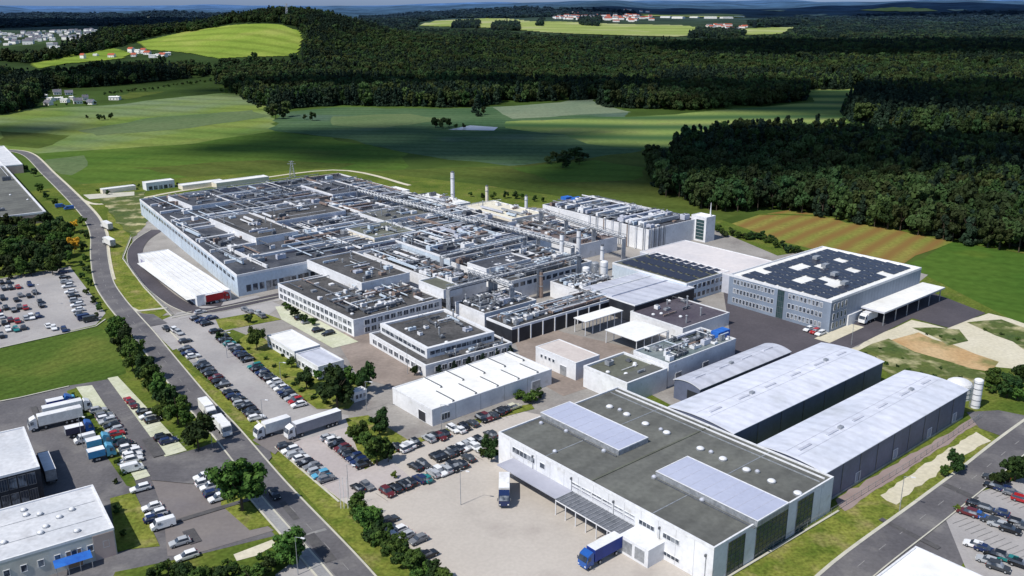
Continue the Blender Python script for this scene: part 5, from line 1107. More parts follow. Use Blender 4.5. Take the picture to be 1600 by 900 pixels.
row(lin((514, 688), (569, 731), 9), B2, 'from the top in the row beside the garden corner', 'row beside the garden corner', ['silver', 'white', 'black', 'maroon', 'dark grey', 'black', 'dark blue', 'dark blue', 'black'], True, 10)
row(zp([(600, 412), (635, 425), (662, 415), (700, 400), (752, 378), (850, 345), (895, 325), (935, 330), (965, 308), (1045, 270), (1090, 280), (1135, 252), (1190, 228), (1262, 192), (1300, 180), (1345, 165), (1400, 140), (1440, 120)], 500, 620, 5), A1, 'from the left in the row below the slotted white workshop', 'row of cars below the slotted white workshop', ['black', 'white', 'silver', 'white', 'black', 'silver', 'black', 'maroon', 'black', 'white', 'white', 'black', 'dark grey', 'black', 'maroon', 'dark grey', 'black', 'black'], True, 11)
row(zp([(520, 768), (590, 738), (650, 712), (710, 690), (775, 668), (818, 662), (880, 620), (935, 610), (978, 590), (1030, 575), (1062, 560), (1110, 545), (1155, 500)], 500, 620, 5), A1, 'from the left in the lower row of the apron car park', 'lower row of cars at the apron edge', ['maroon', 'black', 'black', 'black', 'dark blue', 'teal', 'silver', 'white', 'silver', 'black', 'dark grey', 'black', 'dark grey'], True, 12)
row(zp([(750, 570), (808, 548), (905, 500), (952, 485), (1000, 465), (1040, 448), (1075, 430), (1105, 420), (1150, 400), (1195, 385), (1215, 420), (1245, 360), (1330, 318)], 500, 620, 5), A1, 'from the left in the upper row of the apron car park', 'upper row of cars at the apron edge', ['black', 'dark grey', 'black', 'black', 'dark grey', 'black', 'black', 'white', 'silver', 'white', 'white', 'black', 'dark grey'], True, 13)
row([(560, 767), (574, 764)], A1, 'from the left alone beside the hedge top', 'two cars beside the top of the hedge', ['black', 'grey'], True, 14)
row([(610, 818), (621, 834), (634, 843), (653, 849), (668, 872)], A2, 'from the top between the hedge and the wide apron', 'cars between the hedge and the wide apron', ['dark grey', 'white', 'silver', 'grey', 'black'], True, 15)
row([(803, 640)], A2, 'parked by the round bush at the workshop corner', None, [('beige', 'suv')], True, 16)
row(zp([(820, 240), (868, 285), (890, 310), (905, 335), (935, 372), (955, 405), (965, 440), (975, 500), (1020, 525), (1055, 525), (1075, 560), (1100, 590), (1110, 622), (1120, 655), (1060, 670)], 0, 600, 5.33), B2, 'from the top in the long strip row of the depot', 'long strip row of cars in the depot', ['silver', 'grey', 'white', 'silver', 'black', 'silver', 'red', 'teal', 'black', 'black', 'white', 'white', 'white', 'white', 'white'], True, 17)
row(zp([(1070, 155), (1110, 195)], 0, 600, 5.33), B1, 'from the top on the depot lane edge', 'red cars on the depot lane edge', ['red', 'maroon'], True, 18)
row(zp([(1200, 250), (1235, 290), (1272, 325), (1365, 465), (1405, 500)], 0, 600, 5.33), B2, 'from the top in the right strip of the depot', 'cars in the right strip of the depot', ['black', 'white', 'black', 'black', 'dark blue'], True, 19)
row([(207, 738), (220, 768), (238, 798), (246, 808), (242, 815), (256, 826)], B2, 'from the top down the depot lane edge', 'cars down the depot lane edge', [('white', 'van'), 'white', 'white', 'white', 'dark blue', ('white', 'van')], True, 20)
row([(316, 750), (321, 759), (329, 766), (334, 775), (341, 784)], B2, 'from the top in the short row by the big tree', 'short row of cars by the big tree', ['white', 'white', 'white', 'dark blue', 'white'], True, 21)
row([(430, 778)], B1, 'driving on the main road past the big tree', None, [('black', 'car')], True, 22)
row([(294, 874), (283, 852)], B2, 'at the bottom edge of the brownish car park', None, ['white', 'silver'], True, 23)
row(zp([(1130, 400), (1205, 335), (1230, 430), (1292, 370), (1385, 400), (1325, 468), (1385, 500), (1475, 545), (1555, 490), (1600, 520)], 1300, 731, 5.33), A1 + .2, 'from the left in the middle rows of the right car park', 'middle rows of cars in the right car park', ['maroon', 'black', 'blue', 'dark grey', 'dark blue', 'dark grey', 'silver', 'black', 'black', 'grey'], True, 24)
row(zp([(1340, 180), (1430, 205), (1495, 235), (1585, 290), (1330, 110), (1395, 110)], 1300, 731, 5.33), A1 + .2, 'from the left in the upper row of the right car park', 'upper row of cars in the right car park', ['black', 'dark blue', 'grey', 'red', 'dark grey', 'black'], True, 25)
row(zp([(1180, 670), (1270, 712), (1365, 755), (1465, 790), (1560, 835), (1375, 850), (1290, 800)], 1300, 731, 5.33), A1 + .2, 'from the left in the lower row of the right car park', 'lower row of cars in the right car park', ['white', 'dark blue', 'black', 'teal', 'black', 'dark grey', 'silver'], True, 26)
row([(497, 519), (513, 524)], A2, 'from the left beside the two-storey office wing', 'cars beside the office wing', ['black', 'black'], True, 27)
row([(480, 506), (470, 500)], A2, 'from the right below the shrubs of the office wing', 'cars below the office wing shrubs', ['silver', 'black'], True, 28)
row([(1264, 518), (1272, 521), (1281, 524)], A2, 'from the left below the solar-roofed office', 'small cars below the solar-roofed office', ['white', 'red', 'white'], True, 29)
row([(392, 490), (402, 492), (384, 487), (410, 497)], A1, 'from the left on the lane before the office wing', 'grey cars on the lane before the office wing', ['grey', 'silver', 'grey', 'grey'], True, 31)
row([(95, 325), (108, 328)], B2, 'from the left behind the wood by the road', 'blue vans behind the little wood', [('blue', 'van'), ('blue', 'van')], False, 32)
row([(1085, 640), (1475, 665)], A2, 'beside the arched halls', None, ['white', 'dark grey'], True, 33)

def truck(p, ang, label, cab, box, Lb=13.6, rigid=False, cabtype='cab', trailer2=None, z=.4, hb=3.9):
    e = empty('lorry', (p.x, p.y, z), ang); tag(e, label, 'lorry')
    def add(n_, m, par=e): o = bpy.data.objects.new(n_, m.data(n_)); col.objects.link(o); o.parent = par; return o
    xf = Lb / 2; m = MB(); w = 1.25
    prof = [(xf + .3, .7), (xf + .3, 3.3), (xf + .6, 3.75), (xf + 1.9, 3.2), (xf + 2.45, 1.9), (xf + 2.5, .6)]
    loft(m, prof, w - .02, cpaint(cab)); c_ = add('cab', m)
    m = MB(); loft(m, [(xf + 2.08, 3.02), (xf + 2.12, 3.06), (xf + 2.52, 1.95), (xf + 2.48, 1.9)], 1.12, GLASS); add('windscreen', m, c_)
    for sy in (-1, 1):
        m = MB(); m.box(xf + 1.1, xf + 1.9, sy * (w + .005) - .02, sy * (w + .005) + .02, 1.9, 2.8, GLASS); add('side_window', m, c_)
        m = MB(); m.box(xf + 2.46, xf + 2.55, sy * .95 - .18, sy * .95 + .18, .85, 1.1, LAMP); add('headlight', m, c_)
        m = MB(); m.box(xf + 2.2, xf + 2.35, sy * 1.45 - .1, sy * 1.45 + .1, 1.8, 2.5, DARKSTEEL); add('mirror', m, c_)
    m = MB(); m.box(-xf, xf, -w, w, 1.15, hb, box); add('cargo_box', m)
    m = MB(); m.box(-xf + .05, xf - .05, -w + .02, w - .02, hb + .002, hb + .05, WHITE); add('roof_sheet', m)
    m = MB(); m.box(-xf + .1, xf + 2.0, -.5, .5, .6, 1.14, DARKSTEEL); add('chassis', m)
    m = MB(); m.box(-xf - .06, -xf - .003, -w + .05, w - .05, 1.2, hb - .05, STEEL); add('rear_door', m)
    for x in ([-xf + 1.6, -xf + 2.9, -xf + 4.2] if Lb > 9 else [-xf + 1.8]) + [xf + 1.3, xf - 1.6]:
        for sy in (-1, 1): o = bpy.data.objects.new('wheel', WHT); col.objects.link(o); o.parent = e; o.location = (x, sy * 1.08, .5)
    return e
def curtain(name, c): return mat(name, c, tuple(x * .85 for x in c), .6, .5, fine=(1.5, .08), spec=.3)
GREYBOX = curtain('grey_curtain', (0.30, 0.31, 0.36)); WBOX = curtain('white_curtain', (0.80, 0.80, 0.78)); BBOX = curtain('blue_curtain', (0.02, 0.05, 0.28)); DBOX = curtain('dark_curtain', (0.05, 0.05, 0.09))
def mid(a, b): return (P(*a) + P(*b)) / 2
truck(mid((414, 684), (452, 672)), A2 + math.pi, 'white lorry with its cab at the road corner, first of two', 'white', WBOX, 7.4)
truck(mid((462, 684), (530, 662)), A2 + math.pi, 'long grey-sided lorry queued behind the white lorry at the site exit', 'white', GREYBOX, 13.6, cabtype='x')
truck(mid((336, 660), (357, 688)), B1 + math.pi, 'white road train tractor with box at the junction on the main road', 'white', WBOX, 6.4, hb=3.4)
truck(mid((316, 640), (331, 658)), B1 + math.pi, 'second white box lorry closely following on the main road', 'white', WBOX, 6.6)
truck(P(788, 775), -math.pi / 2, 'white box lorry with dark blue cab parked before the warehouse', 'dark blue', WBOX, 7.4)
truck(mid((920, 884), (968, 862)), A2 + math.pi, 'dark blue curtain-sided lorry docked at the warehouse loading bay', 'blue', BBOX, 8.2)
truck(P(335, 474), A2, 'red box lorry parked at the end of the long storage building', 'red', REDP, 7.0, hb=3.8)
truck(P(1358, 503), A2 + math.pi, 'white box lorry under the dock canopy of the solar-roofed office', 'white', WBOX, 6.5)
truck(mid((168, 352), (170, 368)), B1 + .12, 'upper white lorry parked beside the curving main road', 'white', WBOX, 9)
truck(mid((172, 378), (173, 394)), B1 + .12, 'lower white lorry parked beside the curving main road', 'white', WBOX, 9)
truck(P(88, 641), B2, 'blue lorry at the top of the depot lorry row', 'blue', BBOX, 4.5, hb=3.0)
truck(P(100, 652), B2, 'long white lorry in the depot row, upper one', 'white', WBOX, 10)
truck(P(96, 664), B2 + math.pi, 'long white lorry in the depot row, lower one', 'white', WBOX, 11)
truck(P(118, 683), B2, 'dark lorry with blue cab in the depot row', 'blue', DBOX, 4.5, hb=2.9)
truck(P(148, 703), B2, 'light blue tipper lorry in the depot row', 'light blue', curtain('cyan_curtain', (0.10, 0.42, 0.66)), 3.6, hb=2.8)
truck(P(152, 720), B2, 'blue box lorry at the lower end of the depot row', 'light blue', curtain('azure_curtain', (0.05, 0.25, 0.50)), 4, hb=2.9)
truck(P(77, 745), B1, 'dark trailer lorry beside the glass-fronted depot building', 'black', DBOX, 11)
row([(132, 692), (103, 633), (90, 634)], B2, 'among the depot lorries', 'vans among the depot lorries', [('white', 'van'), ('light blue', 'van'), ('dark blue', 'van')], True, 34)

# ------------------------------------------------------------------ trees
def crown_data(name, h, r, nblob, nleaf, leaf, m_, seed, squash=.8, core=True, cone=False, low=.30):
    rr = random.Random(seed); me = MB(); zc = h - r * squash; blobs = []; lobes = []
    for i in range(rr.randint(6, 8)):
        a = i * 2.4 + rr.random(); e = rr.uniform(-1.0, .9); q = rr.uniform(.38, .68) * r
        lobes.append((Vector((math.cos(a) * q * math.cos(e), math.sin(a) * q * math.cos(e), zc + math.sin(e) * r * squash * .62)), r * rr.uniform(.30, .46)))
    lobes.append((Vector((rr.uniform(-.1, .1) * r, rr.uniform(-.1, .1) * r, zc)), r * .45))
    for i in range(nblob):
        if cone:
            t = rr.random() ** 1.3; rad = r * (1 - t) * .8; a = rr.uniform(0, 2 * math.pi)
            c = Vector((math.cos(a) * rad, math.sin(a) * rad, h * (low * .4 + t * (1 - low * .4) * .94))); br = r * (.42 - .25 * t)
        else:
            lc, lr = lobes[i % len(lobes)]; d = Vector((rr.gauss(0, 1), rr.gauss(0, 1), rr.gauss(0, 1) + .2)).normalized()
            c = lc + d * lr * rr.uniform(.5, 1.0); c.z = max(c.z, h * low); br = r * rr.uniform(.13, .27)
        blobs.append((c, br))
    k = me.mi(m_)
    for i in range(nleaf):
        c, br = blobs[i % nblob]; d = Vector((rr.gauss(0, 1), rr.gauss(0, 1), rr.gauss(0, 1) + .15)).normalized()
        p = c + d * br * rr.uniform(.55, 1.25); p.z = max(p.z, h * .1)
        n_ = (d + Vector((rr.uniform(-.6, .6), rr.uniform(-.6, .6), rr.uniform(-.4, .6)))).normalized(); t = n_.orthogonal().normalized(); u = n_.cross(t)
        a = rr.uniform(0, 6.28); t, u = t * math.cos(a) + u * math.sin(a), u * math.cos(a) - t * math.sin(a); s = leaf * rr.uniform(.6, 1.3)
        b = len(me.v); me.v += [tuple(p - t * s - u * s * .6), tuple(p + t * s - u * s * .6), tuple(p + t * s * .7 + u * s), tuple(p - t * s * .7 + u * s)]; me.f.append((b, b + 1, b + 2, b + 3)); me.m.append(k)
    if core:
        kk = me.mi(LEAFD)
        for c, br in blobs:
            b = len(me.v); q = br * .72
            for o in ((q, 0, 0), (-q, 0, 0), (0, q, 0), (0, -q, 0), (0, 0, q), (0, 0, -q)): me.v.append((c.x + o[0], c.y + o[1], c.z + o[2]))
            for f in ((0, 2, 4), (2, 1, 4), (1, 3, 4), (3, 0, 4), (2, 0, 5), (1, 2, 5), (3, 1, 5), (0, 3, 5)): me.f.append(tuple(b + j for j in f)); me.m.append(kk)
    return me.data(name)
def trunk_data(h, r, seed):
    rr = random.Random(seed); m = MB(); m.tube((0, 0, -.2), (0, 0, h * .45), r, r * .7, BARK, 7)
    for i in range(6):
        a = i * 1.05 + rr.random(); z = h * rr.uniform(.25, .45); L = h * rr.uniform(.2, .35)
        m.tube((0, 0, z), (math.cos(a) * L * .7, math.sin(a) * L * .7, z + L), r * .45, r * .15, BARK, 5)
    return m.data('trunk')
# unit trees are 10 m tall, 4 m crown radius
TREES = {}
def proto(key, m_, n, leaf, k=3, **kw):
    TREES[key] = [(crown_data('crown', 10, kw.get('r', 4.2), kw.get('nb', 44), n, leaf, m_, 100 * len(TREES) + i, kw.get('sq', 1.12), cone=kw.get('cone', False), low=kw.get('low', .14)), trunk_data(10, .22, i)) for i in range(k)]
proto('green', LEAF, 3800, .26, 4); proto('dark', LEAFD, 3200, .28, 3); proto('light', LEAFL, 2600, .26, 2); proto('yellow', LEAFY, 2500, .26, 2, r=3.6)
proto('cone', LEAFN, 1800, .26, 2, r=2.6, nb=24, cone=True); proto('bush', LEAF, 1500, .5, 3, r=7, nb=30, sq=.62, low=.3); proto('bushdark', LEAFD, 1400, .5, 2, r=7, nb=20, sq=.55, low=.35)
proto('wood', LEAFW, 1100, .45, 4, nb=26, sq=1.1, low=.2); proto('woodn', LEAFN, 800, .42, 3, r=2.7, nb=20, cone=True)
WOODCAT = {'bush': 'shrub', 'bushdark': 'shrub'}
trr = random.Random(99)
def tree(p, h, kind, label, group=None, wide=1.0, name=None, parts=True):
    nm = name or {'bush': 'shrub', 'bushdark': 'shrub', 'cone': 'conifer_tree', 'woodn': 'conifer_tree'}.get(kind, 'broadleaf_tree')
    e = empty(nm, (p.x, p.y, p.z), trr.uniform(0, 6.28)); s = h / 10; e.scale = (s * wide, s * wide, s); tag(e, label, WOODCAT.get(kind, 'tree'), group)
    cr, tk = trr.choice(TREES[kind])
    o = bpy.data.objects.new('crown', cr); col.objects.link(o); o.parent = e
    o = bpy.data.objects.new('trunk', tk); col.objects.link(o); o.parent = e
    return e
def treepx(cx, cy, rpx, kind, label, group=None, hr=2.4, wide=None):
    if kind in ('green', 'dark') and rpx > 10: rpx *= 1.28; hr *= trr.uniform(.95, 1.12)
    """tree whose crown centre is seen at the pixel, crown radius in pixels"""
    p = P(cx, cy, 4); R_ = rpx * mpp(p); h = R_ * hr; p = P(cx, cy, h * .55); R_ = rpx * mpp(p); base = {'bush': 7, 'bushdark': 7, 'cone': 2.6, 'yellow': 3.6}.get(kind, 4.2)
    h = R_ * hr; p = P(cx, cy, h * .55); p.z = 0.1
    return tree(p, h, kind, label, group, wide=(R_ / base) / (h / 10))
g = 'street trees along the main road'
for i, (x, y, r) in enumerate([(180, 512, 15), (192, 530, 17), (206, 546, 16), (205, 560, 12), (224, 570, 16), (236, 588, 17), (250, 604, 17), (262, 618, 18), (275, 634, 18), (250, 634, 12), (307, 672, 22), (290, 650, 12)]):
    treepx(x, y, r, ['green', 'dark'][i % 3 == 1], f'{ordinal(i + 1)} leafy tree from the top of the line left of the main road', g)
treepx(374, 750, 38, 'green', 'big round green tree at the junction corner', hr=2.0)
treepx(452, 850, 27, 'green', 'spreading tree at the bottom beside the main road', hr=2.1)
g = 'hedge of trees along the wide apron'
for i, (x, y, r) in enumerate([(562, 792, 19), (575, 812, 21), (588, 826, 20), (603, 842, 19), (618, 858, 20), (632, 868, 18), (645, 878, 20), (660, 888, 18), (676, 897, 18), (690, 906, 18)]):
    treepx(x, y, r, ['green', 'green', 'dark'][i % 3], f'{ordinal(i + 1)} dense tree from the top in the hedge beside the wide apron', g, hr=2.0)
for x, y, r, k, l, hr in [(400, 527, 13, 'green', 'round green tree above the visitor parking garden', 2.3), (525, 602, 26, 'dark', 'large dark tree in the garden below the pale garden office', 2.3), (568, 586, 15, 'dark', 'dark upright tree right of the large garden tree', 2.9), (548, 590, 14, 'green', 'green tree between two darker garden trees', 2.4),
        (478, 590, 14, 'dark', 'dark round shrub-like tree below the garden office', 2.0), (455, 566, 9, 'green', 'small tree before the left face of the garden office', 2.2), (497, 585, 9, 'green', 'small tree at the near corner of the garden office', 2.2), (592, 656, 15, 'dark', 'bluish round tree beside the parking ramp', 2.3), (563, 668, 15, 'green', 'upper green tree in the corner garden', 2.6), (570, 690, 14, 'green', 'middle green tree in the corner garden', 2.4), (588, 700, 20, 'green', 'wide tree in the middle of the corner garden', 2.2), (606, 705, 12, 'dark', 'lower right tree in the corner garden', 2.2), (548, 674, 10, 'light', 'pale tree at the tip of the corner garden', 2.2),
        (768, 697, 14, 'dark', 'dark tree against the left end of the near warehouse', 2.4), (755, 706, 9, 'green', 'small green tree left of the near warehouse end', 2.0), (647, 577, 8, 'dark', 'dark tree by the corner of the stepped office', 2.6), (460, 486, 9, 'dark', 'first shrub tree beside the office wing', 2.2), (475, 497, 8, 'dark', 'second shrub tree beside the office wing', 2.2), (487, 502, 7, 'green', 'third shrub tree beside the office wing', 2.2), (448, 477, 7, 'green', 'small tree at the far corner of the office wing', 2.2),
        (1497, 719, 13, 'dark', 'lone dark tree in the grass beside the gravel path', 2.3), (1476, 735, 9, 'green', 'smaller tree left of the lone dark tree', 2.4), (1577, 598, 17, 'dark', 'dark tree at the right end of the silo meadow', 2.0), (1553, 590, 14, 'green', 'left tree of the silo meadow', 2.0), (1597, 578, 14, 'dark', 'tree by the gravel corner at the right edge', 2.2), (1548, 605, 10, 'green', 'low tree right behind the silo', 1.8), (1592, 612, 13, 'green', 'lower right tree of the silo meadow', 1.8),
        (1590, 725, 22, 'dark', 'shadowy tree above the right car park', 2.0), (1560, 745, 12, 'dark', 'dark tree at the top corner of the right car park', 2.0), (1497, 793, 7, 'light', 'tiny pale tree at the left corner of the right car park', 1.8), (616, 742, 6, 'light', 'tiny tree on the island in the apron car park', 2.2), (389, 497, 8, 'dark', 'small tree at the gate area garden', 2.0), (343, 524, 8, 'dark', 'dark shrub tree at the head of the parking', 1.9)]:
    treepx(x, y, r, k, l, hr=hr)
treepx(828, 622, 17, 'bush', 'broad green bush at the corner of the slotted workshop', hr=1.0); treepx(812, 618, 12, 'bush', 'smaller green bush at the workshop corner', hr=1.0); treepx(843, 614, 12, 'bushdark', 'bluish bush behind the broad green bush', hr=1.1)
for i in range(6):
    p = E2.p3(-1.6, E2.B * (.12 + .165 * i), .1); tree(p, 4.2, 'cone', f'{ordinal(i + 1)} small conical tree from the left before the stepped office', 'conical trees before the stepped office', wide=1.2)
g = 'shrubs beside the office wing'
for i, (x, y, r_) in enumerate([(452, 482, 5), (465, 490, 5), (470, 497, 5), (483, 500, 6), (490, 505, 5), (443, 476, 5), (478, 494, 4), (494, 500, 4)]):
    treepx(x, y, r_, ['bush', 'bushdark'][i % 2], f'{ordinal(i + 1)} shrub from the left in the bed beside the office wing', g, hr=1.2)
g = 'bushes along the bottom edge'
for i, (x, y, r) in enumerate([(262, 885, 16), (285, 893, 17), (305, 902, 18), (330, 893, 16), (350, 898, 17), (372, 892, 16), (392, 898, 18), (412, 886, 15), (428, 872, 13), (355, 878, 9), (240, 895, 12), (405, 870, 7)]):
    treepx(x, y, r, ['green', 'dark', 'green'][i % 3], f'{ordinal(i + 1)} bushy tree in the planting along the bottom edge', g, hr=1.7)
g = 'young trees in the depot planting strip'
for i, (x, y, r) in enumerate([(114, 618, 5), (121, 634, 7), (131, 652, 6), (141, 665, 7), (150, 680, 6), (163, 690, 6), (172, 706, 6), (184, 722, 7), (190, 738, 6), (180, 752, 5)]):
    treepx(x, y, r, ['green', 'dark'][i % 2], f'{ordinal(i + 1)} young tree from the top in the depot planting strip', g, hr=2.0)
treepx(183, 795, 8, 'dark', 'dark shrub tree at the corner of the bottom left building', hr=2.0); treepx(192, 833, 7, 'green', 'low tree on the small lawn beside the bottom left building', hr=1.6)
g = 'garden bushes in the green yard'
for i, (x, y, r) in enumerate([(372, 535, 5), (388, 545, 4), (415, 560, 5), (428, 572, 5), (445, 588, 6), (458, 600, 6), (470, 610, 6), (490, 620, 7), (510, 628, 8), (530, 625, 8), (435, 545, 4), (442, 555, 5)]):
    treepx(x, y, r, ['bush', 'bushdark'][i % 2], f'{ordinal(i + 1)} small bush from the top in the green garden yard', g, hr=1.1)
g = 'scrub bushes on the bare ground by the dark yard'
for i, (x, y, r_) in enumerate([(1352, 552, 4), (1368, 560, 4), (1385, 568, 5), (1402, 572, 4), (1420, 578, 5), (1440, 583, 4), (1460, 588, 5), (1375, 545, 3), (1410, 560, 3), (1470, 575, 4), (1500, 590, 5), (1448, 522, 3), (1470, 526, 4), (1490, 530, 3), (1540, 515, 4), (1565, 522, 4), (1590, 530, 5), (1515, 600, 5)]):
    treepx(x, y, r_, ['bush', 'bushdark'][i % 2], f'{ordinal(i + 1)} scrub bush on the bare ground by the dark yard', g, hr=1.0)
# little wood at the left, with the autumn tree
g = 'trees of the little wood left of the main road'
n = 0
for gy in range(9):
    for gx in range(13):
        x = -30 + gx * 12.5 + trr.uniform(-4, 4); y = 345 + gy * 9.5 + trr.uniform(-3, 3)
        if x > 108 - (gy - 4) * 1.5 or y > 428 - x * .1 or y < 340 + max(0, x - 60) * .1: continue
        n += 1; treepx(x, y, trr.uniform(8, 12), trr.choice(['wood', 'wood', 'green', 'dark']), f'{ordinal(n)} tree from the back in the little wood left of the road', g, hr=2.3)
treepx(115, 352, 9, 'yellow', 'upper orange-yellow tree at the edge of the little wood', hr=2.2); treepx(115, 380, 10, 'yellow', 'lower golden yellow tree at the edge of the little wood', hr=2.8)
g = 'trees and shrubs along the left edge of the main road'
for i, (x, y, r) in enumerate([(128, 345, 8), (133, 365, 8), (130, 385, 7), (133, 402, 7), (136, 420, 7), (128, 430, 6), (140, 440, 7), (135, 455, 6), (147, 468, 7), (155, 480, 7), (150, 492, 5), (128, 412, 6), (62, 292, 8), (52, 268, 7), (72, 305, 6), (86, 315, 6), (40, 262, 5)]):
    treepx(x, y, r, ['green', 'wood', 'dark'][i % 3], f'{ordinal(i + 1)} verge tree on the left side of the road bend', g, hr=2.0)
g = 'small trees along the back of the plant'
for i, (x, y, r) in enumerate([(168, 300, 4), (152, 298, 3), (208, 290, 4), (216, 289, 3), (278, 287, 3), (310, 288, 3), (755, 306, 5), (770, 304, 6), (790, 303, 6), (815, 306, 5), (835, 309, 5), (735, 303, 4), (805, 304, 6), (848, 311, 4)]):
    treepx(x, y, r, ['dark', 'green'][i % 2], f'{ordinal(i + 1)} small tree from the left along the back of the plant', g, hr=2.2)
g = 'bushes between the plant and the striped field'
for i in range(22):
    t = i / 21; x = 1122 + 130 * t + trr.uniform(-3, 3); y = 357 + 34 * t + trr.uniform(-4, 4) - (6 if 8 < i < 15 else 0)
    treepx(x, y, trr.uniform(6, 9), trr.choice(['green', 'wood', 'dark']), f'{ordinal(i + 1)} bush from the left between plant and striped field', g, hr=1.6)
g = 'field trees in the open country'
for i, (x, y, r, k) in enumerate([(430, 172, 12, 'wood'), (440, 176, 8, 'dark'), (420, 170, 8, 'wood'), (404, 165, 5, 'wood'), (445, 168, 12, 'wood'), (488, 180, 7, 'dark'), (476, 182, 4, 'dark'), (680, 190, 8, 'dark'), (692, 191, 8, 'wood'), (700, 190, 7, 'dark'), (712, 196, 4, 'dark'), (725, 196, 4, 'dark'), (155, 182, 5, 'dark'), (172, 180, 5, 'dark'), (162, 183, 4, 'dark'), (136, 182, 3, 'dark'), (742, 165, 9, 'woodn'), (748, 172, 8, 'woodn'), (745, 158, 9, 'woodn'), (756, 172, 6, 'wood'), (870, 243, 12, 'wood'), (885, 240, 12, 'wood'), (898, 237, 11, 'dark'), (912, 243, 10, 'dark'), (858, 248, 10, 'wood'), (905, 250, 10, 'wood'), (880, 250, 12, 'dark'), (1040, 240, 9, 'dark'), (1050, 232, 8, 'wood'), (1032, 233, 6, 'dark'), (1600, 232, 8, 'wood')]):
    treepx(x, y, r, k, f'{ordinal(i + 1)} lone tree or bush standing out in the open fields', g, hr=(2.2 if y < 232 else 1.35) if 'bush' not in k else 1.0)
g = 'hedge trees between the left fields'
hedge = lin((165, 145), (245, 137), 13) + lin((255, 134), (335, 124), 12) + lin((345, 140), (395, 152), 7) + lin((10, 168), (150, 160), 10)
for i, (x, y) in enumerate(hedge):
    treepx(x + trr.uniform(-2, 2), y + trr.uniform(-1, 1), trr.uniform(2, 4), trr.choice(['dark', 'wood', 'green']), f'{ordinal(i + 1)} hedge tree along the left field boundaries below the hill', g, hr=1.8)
# front edge of the right-hand wood
g = 'trees along the front edge of the right-hand wood'
front = [(1036, 262), (1042, 285), (1060, 308), (1090, 328), (1150, 332), (1210, 328), (1250, 333), (1350, 352), (1450, 372), (1520, 385), (1620, 400), (1720, 415)]
fp = [P(*q).xy for q in front]; n = 0
for i in range(len(fp) - 1):
    a, b = fp[i], fp[i + 1]; L = (b - a).length; k = max(1, int(L / 5.5)); nrm = Vector((-(b - a).y, (b - a).x)).normalized()
    for j in range(k):
        for lay in range(2):
            q = a + (b - a) * (j + trr.random()) / k + nrm * (-1 if nrm.y < 0 else 1) * (lay * 6 + trr.uniform(0, 3)); n += 1
            tree(Vector((q.x, q.y, 0)), trr.uniform(15, 21) * (1 - .15 * (lay == 0)), trr.choice(['wood', 'wood', 'wood', 'woodn', 'dark']), f'{ordinal(min(n, 199))} edge tree from the left along the dark right-hand wood', g, wide=.85)

